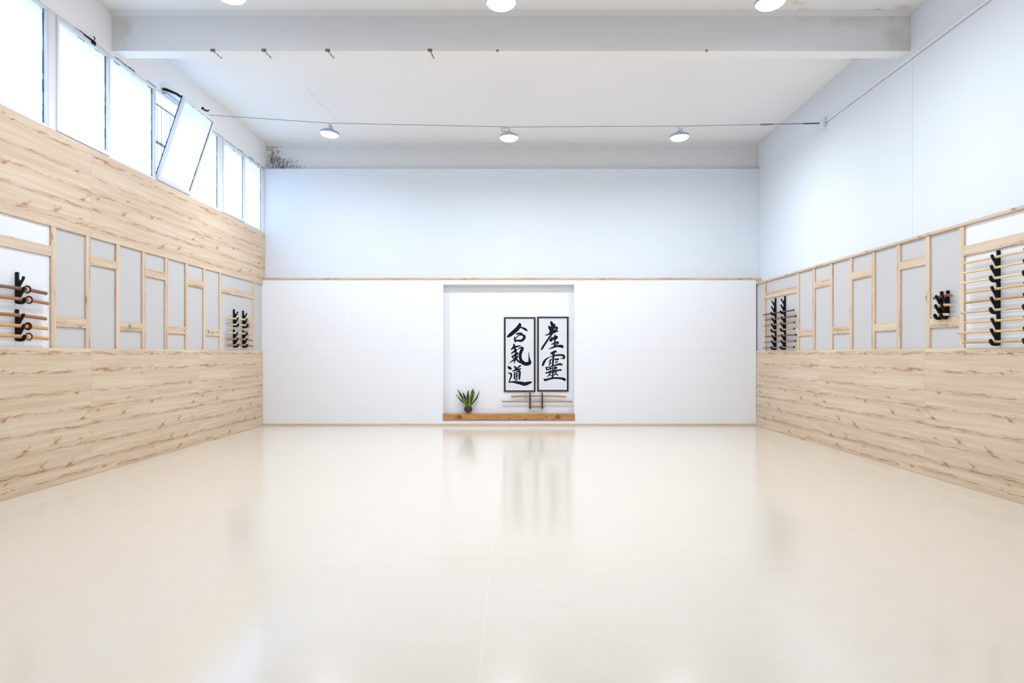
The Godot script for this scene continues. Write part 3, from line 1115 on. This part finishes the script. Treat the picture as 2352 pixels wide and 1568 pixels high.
	var dd := [6.205, 6.225, 6.205, 6.215, 6.222]
	for k in 5:
		var tier := 0 if k < 2 else 1
		var slot := k + 1 if k < 2 else k - 2
		sword(what[k], "wooden swords in the near rack", Vector3(XLP + [0.045, 0.049, 0.051][slot], bots[tier] + sw_v[slot] + 0.004, -dd[k]), PI / 2, cols[k], guards[k], k != 3)
	# --- left wall, far: five wooden swords
	g = "brackets of the far sword rack on the left wall"
	bots = [1.700, 1.375]
	for t in 2:
		for c in 2:
			bracket("black bracket of the far sword rack, %s in the column %s" % [["upper", "lower"][t], ["away from the end wall", "beside the sword guards"][c]], g, Vector3(XLP, bots[t], -[10.905, 11.277][c]), 0.0)
	cols = [c8(234, 204, 164), c8(230, 196, 150), c8(226, 190, 142), c8(178, 120, 72), c8(174, 116, 70)]
	what = ["pale wooden sword with a yellow green guard, top of the far sword rack", "pale wooden sword with an orange brown guard, second in the far sword rack", "tan wooden sword with a dark brown guard, middle of the far sword rack", "brown wooden sword without a guard, second from bottom in the far rack", "brown wooden sword without a guard, lowest in the far sword rack"]
	var yg := std(c8(206, 196, 96), 0.3, 0.5)
	var og2 := std(c8(140, 66, 22), 0.4, 0.5)
	var dk2 := std(c8(92, 46, 24), 0.4, 0.5)
	guards = [yg, og2, dk2, null, null]
	dd = [11.345, 11.36, 11.315, 11.32, 11.325]
	for k in 5:
		var tier := 0 if k < 2 else 1
		var slot := k + 1 if k < 2 else k - 2
		sword(what[k], "wooden swords in the far rack", Vector3(XLP + [0.045, 0.049, 0.051][slot], bots[tier] + sw_v[slot] + 0.004, -dd[k]), PI / 2, cols[k], guards[k])
	# --- alcove rack: sword, staff, knife
	g = "brackets on the alcove wall"
	var nz := -12.31
	bracket("slim black bracket on the alcove wall, beside the sword guard", g, Vector3(0.324, 0.286, nz), -PI / 2)
	bracket("slim black bracket on the alcove wall, away from the sword guard", g, Vector3(0.542, 0.286, nz), -PI / 2)
	sword("light brown wooden sword with dark guard and white washers, in the alcove", "", Vector3(0.242, 0.286 + 0.231 + 0.006, nz + 0.045), PI, c8(196, 148, 98), md, true, 1.0)
	staff("long thin tan staff across the alcove wall, under the sword", "", Vector3(0.45, 0.286 + 0.134, nz + 0.050), 0.0, 1.266, 0.0120, c8(190, 150, 108))
	knife("short tan wooden knife in the alcove, under the long staff", "", Vector3(0.447, 0.286 + 0.040, nz + 0.050), 0.0, c8(190, 152, 110), false)


# ------------------------------------------------------------------ alcove: beam, plant, calligraphy
func alcove():
	# oak beam closing the foot of the alcove
	var b := thing("oak_beam", "honey coloured oak beam closing the foot of the alcove, with two carved knots", "beam", "", Vector3(-0.058, 0.093, -12.22))
	var st := mb()
	var x0 := -1.170
	var x1 := 1.176
	var n := 40
	var fz := 0.082
	var bz := -0.06
	var top := func(x: float) -> float: return 0.116 + 0.003 * sin(x * 2.1 + 0.5) + 0.0015 * sin(x * 9.0) - (0.002 if x > 0.0 else 0.0) * x
	var bot := func(x: float) -> float: return 0.003 + 0.0025 * sin(x * 1.7 + 2.0) + 0.001 * sin(x * 13.0)
	for k in n:
		var a := lerpf(x0, x1, float(k) / n)
		var c := lerpf(x0, x1, float(k + 1) / n)
		var ta: float = top.call(a)
		var tc: float = top.call(c)
		var ba: float = bot.call(a)
		var bc: float = bot.call(c)
		var ch := 0.005
		var ua := Vector2((a - x0) / (x1 - x0), 0)
		var uc := Vector2((c - x0) / (x1 - x0), 0)
		var V := func(x, y, z): return Vector3(x, y, z)
		quad(st, V.call(a, ba + ch, fz), V.call(c, bc + ch, fz), V.call(c, tc - ch, fz), V.call(a, ta - ch, fz), Vector3.BACK, [ua + Vector2(0, 0.95), uc + Vector2(0, 0.95), uc + Vector2(0, 0.05), ua + Vector2(0, 0.05)])
		quad(st, V.call(a, ta - ch, fz), V.call(c, tc - ch, fz), V.call(c, tc, fz - ch), V.call(a, ta, fz - ch), Vector3(0, 1, 1).normalized(), [ua, uc, uc + Vector2(0, 0.05), ua + Vector2(0, 0.05)])
		quad(st, V.call(a, ta, fz - ch), V.call(c, tc, fz - ch), V.call(c, tc, bz), V.call(a, ta, bz), Vector3.UP, [ua, uc, uc + Vector2(0, 0.9), ua + Vector2(0, 0.9)])
		quad(st, V.call(a, ba + ch, fz), V.call(c, bc + ch, fz), V.call(c, bc, fz - ch), V.call(a, ba, fz - ch), Vector3(0, -1, 1).normalized(), [ua, uc, uc, ua])
		quad(st, V.call(a, ba, fz - ch), V.call(c, bc, fz - ch), V.call(c, bc, bz), V.call(a, ba, bz), Vector3.DOWN, [ua, uc, uc, ua])
		quad(st, V.call(a, ba, bz), V.call(c, bc, bz), V.call(c, tc, bz), V.call(a, ta, bz), Vector3.FORWARD, [ua, uc, uc, ua])
	for e in [[x0, Vector3.LEFT], [x1, Vector3.RIGHT]]:
		var x: float = e[0]
		quad(st, Vector3(x, bot.call(x), fz), Vector3(x, bot.call(x), bz), Vector3(x, top.call(x), bz), Vector3(x, top.call(x), fz), e[1], [Vector2(0, 0), Vector2(0.05, 0), Vector2(0.05, 1), Vector2(0, 1)])
	commit(st, "timber", beam_material(), b)
	var burn := std(c8(112, 70, 34), 0.7, 0.3)
	for cx in [-0.938 + 0.058, 0.816 + 0.058]:
		st = mb()
		# an endless knot: a lattice of diagonals whose ends turn back in loops
		var u := 0.0125
		var cy := 0.062
		var paths := []
		for s in [-1.0, 1.0]:
			paths.append([Vector2(-4.2, 0), Vector2(-3.2, s * 1.2), Vector2(-2.2, 0.2 * s), Vector2(-0.6, -1.6 * s), Vector2(0.3, -2.5 * s), Vector2(1.3, -3.1 * s), Vector2(2.3, -2.4 * s), Vector2(1.4, -1.4 * s), Vector2(-0.1, 0.1 * s), Vector2(-1.4, 1.4 * s), Vector2(-2.3, 2.4 * s), Vector2(-1.3, 3.1 * s), Vector2(-0.3, 2.5 * s), Vector2(0.6, 1.6 * s), Vector2(2.2, -0.2 * s), Vector2(3.2, -1.2 * s), Vector2(4.2, 0)])
		for pth in paths:
			var p3 := []
			for q in catmull(pth, 4):
				p3.append(Vector3(cx + q.x * u, cy + q.y * u, fz))
			tube(st, p3, [Vector2(0.0032, 0.0032)], 6, true, Vector3.BACK)
		commit(st, "carved_knot", burn, b)
	plant()
	var f1 := [[[418,243,14],[418,285,52],[370,350,60],[300,412,58],[240,462,50],[196,490,22]], [[426,318,14],[480,332,26],[530,360,34],[562,382,10]], [[358,442,18],[400,432,28],[458,425,20]], [[328,488,12],[330,530,26],[340,575,30]], [[340,535,12],[380,485,14],[420,460,16],[465,455,26],[505,482,38],[495,525,42],[455,562,34]], [[338,572,24],[385,560,26],[430,565,36],[472,562,24]],
		[[312,630,22],[322,668,36],[292,700,30],[268,724,16]], [[320,692,28],[370,670,26],[432,658,16]], [[262,802,10],[300,775,24],[340,745,36],[362,728,16]], [[335,715,30],[335,760,26]], [[278,852,16],[330,826,28],[378,800,32],[384,790,18]], [[355,745,22],[346,830,32],[336,900,32],[320,978,8]], [[340,880,22],[292,928,20],[232,972,6]], [[350,885,18],[392,936,28],[448,972,18]], [[382,845,20],[366,885,22]], [[280,852,22],[304,878,18]], [[372,732,6],[410,705,14],[455,690,28],[472,708,40],[442,770,46],[427,840,44],[440,910,46],[482,968,54],[540,988,56],[596,974,54],[620,952,26]], [[604,968,40],[602,930,36],[592,870,18],[586,770,4]],
		[[205,1036,14],[235,1062,42],[262,1078,24]], [[218,1154,16],[258,1168,26],[268,1200,26],[246,1262,18],[224,1326,14]], [[218,1328,10],[290,1318,24],[370,1328,38],[450,1342,50],[510,1356,54],[570,1340,46],[622,1325,26],[646,1312,5]], [[322,1028,14],[345,1060,34],[358,1085,20]], [[432,1020,24],[402,1045,22],[368,1072,14]], [[298,1116,18],[360,1096,28],[436,1078,20]], [[326,1148,20],[326,1200,22],[322,1258,22]], [[340,1158,10],[380,1130,20],[415,1122,32],[422,1170,30],[412,1262,26]], [[346,1186,12],[392,1166,15]], [[346,1218,12],[392,1202,15]], [[342,1262,12],[376,1240,18]], [[366,1165,14],[362,1250,14]], [[340,1292,14],[376,1276,18]]]
	var f2 := [[[980,210,14],[997,248,46],[1018,288,52]], [[945,302,24],[968,340,48],[1002,320,46],[1040,290,36],[1052,266,20]], [[960,345,24],[978,390,32],[962,422,26]], [[1000,372,20],[1050,330,22],[1082,318,32],[1094,345,30],[1050,376,26],[985,400,20]], [[880,462,12],[930,450,22],[1000,422,28],[1060,402,26],[1108,386,20]], [[1014,425,26],[962,490,26],[902,580,28],[852,650,28],[820,702,30],[806,730,12]], [[1055,452,10],[1058,485,26],[1020,520,16]], [[1000,508,26],[978,556,40],[1000,552,24]], [[1060,470,22],[1056,540,24],[1052,600,24],[1046,682,24]], [[985,565,22],[1020,540,18],[1062,508,18],[1092,488,26],[1090,518,24],[1050,548,14]], [[996,632,16],[1050,606,22],[1108,590,26],[1112,612,22],[1060,642,14]], [[948,714,8],[1010,690,22],[1070,668,28],[1140,660,36],[1186,668,46],[1198,680,28]],
		[[982,795,22],[1030,776,34],[1068,758,30],[1080,775,16]], [[1002,800,20],[1032,812,30]], [[832,1012,28],[852,958,36],[892,902,24],[960,862,10],[1010,846,18],[1080,830,26],[1160,825,26],[1212,835,32],[1228,868,36],[1212,888,20],[1155,884,6]], [[1036,806,26],[1026,880,30],[1020,960,28],[1015,1030,22]], [[988,902,18],[972,925,22],[950,952,16]], [[982,962,18],[965,985,22],[950,1006,16]], [[1062,908,26],[1118,902,28]], [[1066,960,18],[1102,950,20]], [[888,1052,16],[960,1045,18],[1060,1012,22],[1150,992,30],[1184,1002,26]], [[894,1060,20],[906,1094,24]], [[906,1094,18],[1000,1068,18],[1082,1050,24],[1076,1072,18],[1010,1092,12]], [[962,1050,14],[978,1090,14]], [[940,1122,14],[1050,1108,20],[1168,1100,26]], [[892,1152,22],[980,1142,20],[1092,1130,16]], [[1022,1108,22],[1018,1180,24],[1015,1248,24]], [[968,1160,16],[946,1195,18],[908,1222,8]], [[965,1175,12],[990,1206,14]], [[1062,1138,14],[1068,1165,18],[1038,1196,12]], [[1072,1162,14],[1106,1190,22]], [[856,1262,14],[876,1282,34],[930,1268,28],[1020,1248,28],[1110,1246,28],[1190,1255,32],[1232,1272,42],[1240,1284,22]]]
	picture("dark framed calligraphy of three characters, beside the plant side of the alcove", 0.139, 1.2635, 0.568, 1.347, f1, Vector2(170, 170), Vector2(502, 1294))
	picture("dark framed calligraphy of two characters, nearest the alcove's edge", 0.736, 1.2715, 0.564, 1.347, f2, Vector2(766, 163), Vector2(506, 1292))


func beam_material() -> StandardMaterial3D:
	var w := 1024
	var h := 64
	var n := FastNoiseLite.new()
	n.seed = 44
	n.frequency = 0.02
	n.fractal_octaves = 3
	var im := Image.create(w, h, false, Image.FORMAT_RGB8)
	var knots := [[515.0, 48.0, 4.0], [640.0, 58.0, 7.0], [800.0, 30.0, 5.0], [95.0, 40.0, 3.0], [860.0, 55.0, 4.0], [330.0, 20.0, 3.0]]
	for y in h:
		for x in w:
			var wv := n.get_noise_2d(x * 0.3, y * 1.0) * 12.0
			var t := 0.5 + 0.7 * n.get_noise_2d(x * 0.25, (y + wv) * 4.0) + 0.25 * n.get_noise_2d(x * 2.0, y * 9.0)
			var c := c8(206, 158, 104).lerp(c8(170, 118, 64), clampf(t, 0, 1))
			for k in knots:
				var r: float = Vector2((x - k[0]) * 0.6, y - k[1]).length() / k[2]
				c = c.lerp(c8(70, 42, 24), clampf(1.2 - r, 0.0, 1.0) * 0.85)
				c = c.lerp(c8(140, 92, 48), clampf(2.2 - r, 0.0, 1.0) * 0.4)
			im.set_pixel(x, y, c)
	var m := std(Color.WHITE, 0.5, 0.4)
	m.albedo_texture = ImageTexture.create_from_image(im)
	return m


func plant():
	var o := thing("potted_plant", "spiky variegated plant in a round dark pot on the alcove beam", "plant", "", Vector3(-0.784, 0.2115, -12.225))
	var s := mb()
	lathe(s, Array(catmull([Vector2(0.0, 0.022), Vector2(0.030, 0.022), Vector2(0.052, 0.030), Vector2(0.068, 0.050), Vector2(0.073, 0.075), Vector2(0.070, 0.098), Vector2(0.058, 0.118), Vector2(0.044, 0.128), Vector2(0.038, 0.126), Vector2(0.036, 0.112), Vector2(0.0, 0.110)], 4)), 36)
	var pot := std(c8(74, 54, 40), 0.55, 0.4)
	pot.albedo_texture = M.grain
	commit(s, "pot", pot, o)
	s = mb()
	lathe(s, [Vector2(0.050, 0.026), Vector2(0.060, 0.034), Vector2(0.064, 0.040), Vector2(0.058, 0.040), Vector2(0.046, 0.028)], 28)
	commit(s, "pot_ring", std(c8(150, 92, 62), 0.5, 0.4), o)
	for k in 3:
		var a := TAU * k / 3.0 + 0.52
		s = mb()
		var dir := Vector3(cos(a), 0, sin(a))
		tube(s, [dir * 0.026 + Vector3(0, 0.026, 0), dir * 0.036 + Vector3(0, -0.001, 0)], [0.006, 0.0045], 8)
		commit(s, "pot_leg", std(c8(60, 36, 28), 0.5, 0.4), o)
	# leaves: [points (x, y, z) from base to tip, widest half-width, tone]
	var leaves := [
		[[-0.022, 0.125, 0.008], [-0.075, 0.185, 0.012], [-0.150, 0.255, 0.015], [-0.218, 0.352, 0.012], 0.013, 0],
		[[-0.018, 0.125, -0.01], [-0.070, 0.225, -0.02], [-0.130, 0.325, -0.03], [-0.196, 0.428, -0.035], 0.018, 2],
		[[-0.020, 0.125, 0.0], [-0.065, 0.200, 0.0], [-0.105, 0.275, 0.0], [-0.168, 0.348, 0.0], 0.020, 1],
		[[-0.010, 0.125, -0.015], [-0.040, 0.220, -0.025], [-0.068, 0.300, -0.03], [-0.102, 0.372, -0.03], 0.022, 2],
		[[-0.024, 0.122, 0.012], [-0.055, 0.175, 0.02], [-0.070, 0.225, 0.025], [-0.088, 0.282, 0.03], 0.016, 3],
		[[0.004, 0.120, 0.01], [-0.004, 0.220, 0.012], [-0.006, 0.310, 0.012], [0.004, 0.414, 0.008], 0.027, 1],
		[[0.012, 0.125, -0.02], [0.045, 0.245, -0.03], [0.075, 0.345, -0.035], [0.088, 0.450, -0.035], 0.020, 0],
		[[0.018, 0.122, 0.005], [0.048, 0.205, 0.008], [0.068, 0.290, 0.008], [0.084, 0.368, 0.004], 0.025, 1],
		[[0.018, 0.125, -0.02], [0.065, 0.235, -0.03], [0.092, 0.320, -0.035], [0.108, 0.398, -0.035], 0.017, 3],
		[[0.028, 0.125, 0.0], [0.090, 0.195, 0.0], [0.160, 0.290, 0.0], [0.200, 0.410, -0.006], 0.014, 0],
		[[0.006, 0.122, 0.03], [-0.024, 0.160, 0.036], [-0.045, 0.195, 0.038], [-0.066, 0.225, 0.036], 0.020, 1],
		[[0.010, 0.120, 0.032], [0.020, 0.155, 0.036], [0.026, 0.185, 0.036], [0.030, 0.215, 0.034], 0.014, 3],
		[[0.006, 0.125, -0.025], [0.035, 0.250, -0.035], [0.052, 0.330, -0.04], [0.066, 0.420, -0.04], 0.018, 2],
	]
	for lf in leaves:
		leaf(o, lf)


func leaf(o: Node3D, lf: Array):
	var tones := [c8(26, 48, 16), c8(36, 66, 14), c8(28, 52, 44), c8(96, 124, 44)]
	var edge := c8(188, 200, 108)
	var n := 14
	var p := []
	for k in 4:
		p.append(Vector3(lf[k][0], lf[k][1], lf[k][2]))
	var hw: float = lf[4] * 1.22
	var base: Color = tones[lf[5]]
	var st := mb()
	var rows := []
	for k in n + 1:
		var t := float(k) / n * 3.0
		var i := mini(int(t), 2)
		var q: Vector3 = p[i].cubic_interpolate(p[i + 1], p[maxi(i - 1, 0)], p[mini(i + 2, 3)], t - i)
		var tt := float(k) / n
		var w := hw * (0.55 + 0.45 * sin(minf(tt * 1.9, PI / 2))) * (1.0 if tt < 0.55 else pow(maxf(1.0 - (tt - 0.55) / 0.45, 0.0), 0.75)) + 0.0005
		rows.append([q, w, Vector3.RIGHT])
	for k in n + 1:
		var dd: Vector3 = (rows[mini(k + 1, n)][0] - rows[maxi(k - 1, 0)][0]).normalized()
		rows[k][2] = dd.cross(Vector3.BACK).normalized()
	for k in n:
		var a: Vector3 = rows[k][0]
		var b: Vector3 = rows[k + 1][0]
		var sa: Vector3 = rows[k][2]
		var sb: Vector3 = rows[k + 1][2]
		var wa: float = rows[k][1]
		var wb: float = rows[k + 1][1]
		# five points across: margin, margin line, keel ...; the blade is folded into a shallow trough with a little thickness
		var us := [-1.0, -0.80, 0.0, 0.80, 1.0]
		for f in [1.0, -1.0]:
			for j in 4:
				var pa: Vector3 = a + sa * us[j] * wa + Vector3.BACK * (absf(us[j]) * wa * 0.35 + f * 0.0012)
				var pb: Vector3 = a + sa * us[j + 1] * wa + Vector3.BACK * (absf(us[j + 1]) * wa * 0.35 + f * 0.0012)
				var pc: Vector3 = b + sb * us[j + 1] * wb + Vector3.BACK * (absf(us[j + 1]) * wb * 0.35 + f * 0.0012)
				var pd: Vector3 = b + sb * us[j] * wb + Vector3.BACK * (absf(us[j]) * wb * 0.35 + f * 0.0012)
				var nn := (pb - pa).cross(pd - pa).normalized()
				if nn.z * f < 0: nn = -nn
				var margin := j == 0 or j == 3
				st.set_color((edge if margin else base).srgb_to_linear())
				quad(st, pa, pb, pc, pd, nn)
	if not M.has("leaf"):
		M.leaf = std(Color.WHITE, 0.4, 0.5)
		M.leaf.vertex_color_use_as_albedo = true
	commit(st, "leaf", M.leaf, o)


# brush writing: strokes are lists of (x, y, width) in a frame of their own, given by its origin and size
func picture(label: String, cx: float, cy: float, w: float, h: float, strokes: Array, org: Vector2, size: Vector2):
	var o := thing("framed_calligraphy", label, "calligraphy", "", Vector3(cx, cy, -12.31))
	var b := 0.031
	var th := 0.024
	var dark := std(c8(44, 27, 28), 0.4, 0.5)
	var st := mb()
	var prof := [Vector2(0.0, 0.001), Vector2(0.0, 0.019), Vector2(0.005, th), Vector2(0.012, th), Vector2(0.017, th - 0.003), Vector2(0.022, th - 0.001), Vector2(b, 0.015), Vector2(b, 0.002)]
	var sgn := [Vector2(-1, -1), Vector2(1, -1), Vector2(1, 1), Vector2(-1, 1)]
	for e in 4:
		var c0: Vector2 = sgn[e]
		var c1: Vector2 = sgn[(e + 1) % 4]
		var outw := Vector3((c0.x + c1.x) / 2.0, (c0.y + c1.y) / 2.0, 0)
		for k in prof.size() - 1:
			var pa: Vector2 = prof[k]
			var pb: Vector2 = prof[k + 1]
			var at := func(c: Vector2, p: Vector2) -> Vector3: return Vector3(c.x * (w / 2 - p.x), c.y * (h / 2 - p.x), p.y)
			var dl := pb - pa
			var nn := (outw * dl.y + Vector3(0, 0, dl.x)).normalized()
			quad(st, at.call(c0, pa), at.call(c1, pa), at.call(c1, pb), at.call(c0, pb), nn)
	commit(st, "frame", dark, o)
	st = mb()
	var m := 0.006
	for s in [-1.0, 1.0]:
		var xa: float = s * (w / 2 - b)
		var xb: float = s * (w / 2 - b - m)
		box(st, Vector3(minf(xa, xb), -h / 2 + b, 0.002), Vector3(maxf(xa, xb), h / 2 - b, 0.016), 0.001)
		var ya: float = s * (h / 2 - b)
		var yb: float = s * (h / 2 - b - m)
		box(st, Vector3(-w / 2 + b + m, minf(ya, yb), 0.002), Vector3(w / 2 - b - m, maxf(ya, yb), 0.016), 0.001)
	commit(st, "slip", std(c8(246, 246, 248), 0.6, 0.4), o)
	var tw := 480
	var thh := 1216
	var im := Image.create(tw, thh, false, Image.FORMAT_RGB8)
	var paper := c8(226, 227, 229)
	var ink := c8(24, 30, 42)
	im.fill(paper)
	var rough := FastNoiseLite.new()
	rough.seed = 8
	rough.frequency = 0.09
	for sk in strokes:
		var pts := []
		for i in sk.size() - 1:
			var g := func(j): return Vector3(sk[clampi(j, 0, sk.size() - 1)][0], sk[clampi(j, 0, sk.size() - 1)][1], sk[clampi(j, 0, sk.size() - 1)][2])
			for j in 5:
				pts.append(g.call(i).cubic_interpolate(g.call(i + 1), g.call(i - 1), g.call(i + 2), j / 5.0))
		pts.append(Vector3(sk[-1][0], sk[-1][1], sk[-1][2]))
		var sc := Vector2(tw / size.x, thh / size.y)
		var q := []
		for v in pts:
			q.append(Vector3((v.x - org.x) * sc.x, (v.y - org.y) * sc.y, maxf(v.z * 0.60 * sc.x + 0.6, 0.8)))
		for i in q.size() - 1:
			var a: Vector3 = q[i]
			var c: Vector3 = q[i + 1]
			var rr := maxf(a.z, c.z) + 2.0
			var ab := Vector2(c.x - a.x, c.y - a.y)
			var l2 := maxf(ab.length_squared(), 0.001)
			for y in range(maxi(0, int(minf(a.y, c.y) - rr)), mini(thh - 1, int(maxf(a.y, c.y) + rr)) + 1):
				for x in range(maxi(0, int(minf(a.x, c.x) - rr)), mini(tw - 1, int(maxf(a.x, c.x) + rr)) + 1):
					var t := clampf((Vector2(x - a.x, y - a.y)).dot(ab) / l2, 0.0, 1.0)
					var dd := Vector2(x - a.x - ab.x * t, y - a.y - ab.y * t).length()
					var cover := clampf(lerpf(a.z, c.z, t) + rough.get_noise_2d(x, y) * 1.6 - dd + 0.5, 0.0, 1.0)
					if cover > 0.0:
						var old := im.get_pixel(x, y)
						var neu := paper.lerp(ink, cover)
						if neu.r < old.r:
							im.set_pixel(x, y, neu)
	var pm := std(Color.WHITE, 0.85, 0.2)
	pm.albedo_texture = ImageTexture.create_from_image(im)
	st = mb()
	var hx := w / 2 - b - m
	var hy := h / 2 - b - m
	quad(st, Vector3(-hx, hy, 0.008), Vector3(hx, hy, 0.008), Vector3(hx, -hy, 0.008), Vector3(-hx, -hy, 0.008), Vector3.BACK)
	quad(st, Vector3(-hx, hy, 0.002), Vector3(hx, hy, 0.002), Vector3(hx, -hy, 0.002), Vector3(-hx, -hy, 0.002), Vector3.FORWARD, [Vector2(0, 0), Vector2(0.001, 0), Vector2(0.001, 0.001), Vector2(0, 0.001)])
	commit(st, "sheet", pm, o)


# ------------------------------------------------------------------ small fittings
func fittings():
	# cable trunking on the right wall
	var o := thing("cable_trunking", "thin white cable trunking running along the upper right wall", "conduit")
	var joints := [NEAR, 0.6, 2.6, 4.6, 6.9, 7.56, 8.46, 9.0, 9.61]
	for i in joints.size() - 1:
		var y0 := 4.568 - 0.0035 * maxf(joints[i] - 6.3, 0.0)
		slab("trunking_length", M.conduit, o, XRU - 0.017, XRU - 0.0005, y0 - 0.016, y0 + 0.016, joints[i] + 0.002, joints[i + 1] - 0.002, 0.003)
	var jb := thing("junction_box", "small white box at the end of the cable trunking", "box")
	slab("box_body", M.conduit, jb, XRU - 0.055, XRU - 0.0005, 4.47, 4.60, 9.612, 9.70, 0.006)
	slab("box_lid", M.conduit, jb, XRU - 0.060, XRU - 0.0545, 4.475, 4.595, 9.617, 9.695, 0.002)
	# small hook plates on two of the low rails on the left
	for q in [[7.92, "small metal hook plate on a low oak rail, nearer the viewer"], [9.98, "small metal hook plate on a low oak rail, nearer the end wall"]]:
		var h := thing("hook_plate", q[1], "hook", "hook plates on the left wall rails", Vector3(XL - 0.002, 1.600, -q[0]))
		var s := mb()
		box(s, Vector3(0.0, -0.022, -0.015), Vector3(0.004, 0.022, 0.015), 0.001)
		commit(s, "plate", M.steel, h)
		s = mb()
		tube(s, [Vector3(0.003, -0.008, 0), Vector3(0.018, -0.010, 0), Vector3(0.022, 0.0, 0), Vector3(0.022, 0.008, 0)], [0.003], 6)
		commit(s, "hook", M.steel, h)
	# catch on the second window
	var c := thing("window_catch", "black catch on the top rail of the high window before the beam", "catch", "", Vector3(-4.452, HEAD - 0.012, -7.13))
	var s := mb()
	box(s, Vector3(0.0, -0.010, -0.10), Vector3(0.02, 0.008, 0.05), 0.002)
	box(s, Vector3(0.0, -0.035, -0.13), Vector3(0.03, 0.004, -0.07), 0.002)
	commit(s, "catch_body", M.black, c)
	s = mb()
	tube(s, [Vector3(0.02, 0.0, -0.10), Vector3(0.03, 0.03, -0.11), Vector3(0.02, 0.05, -0.10)], [0.006], 6)
	commit(s, "lever", M.grime, c)
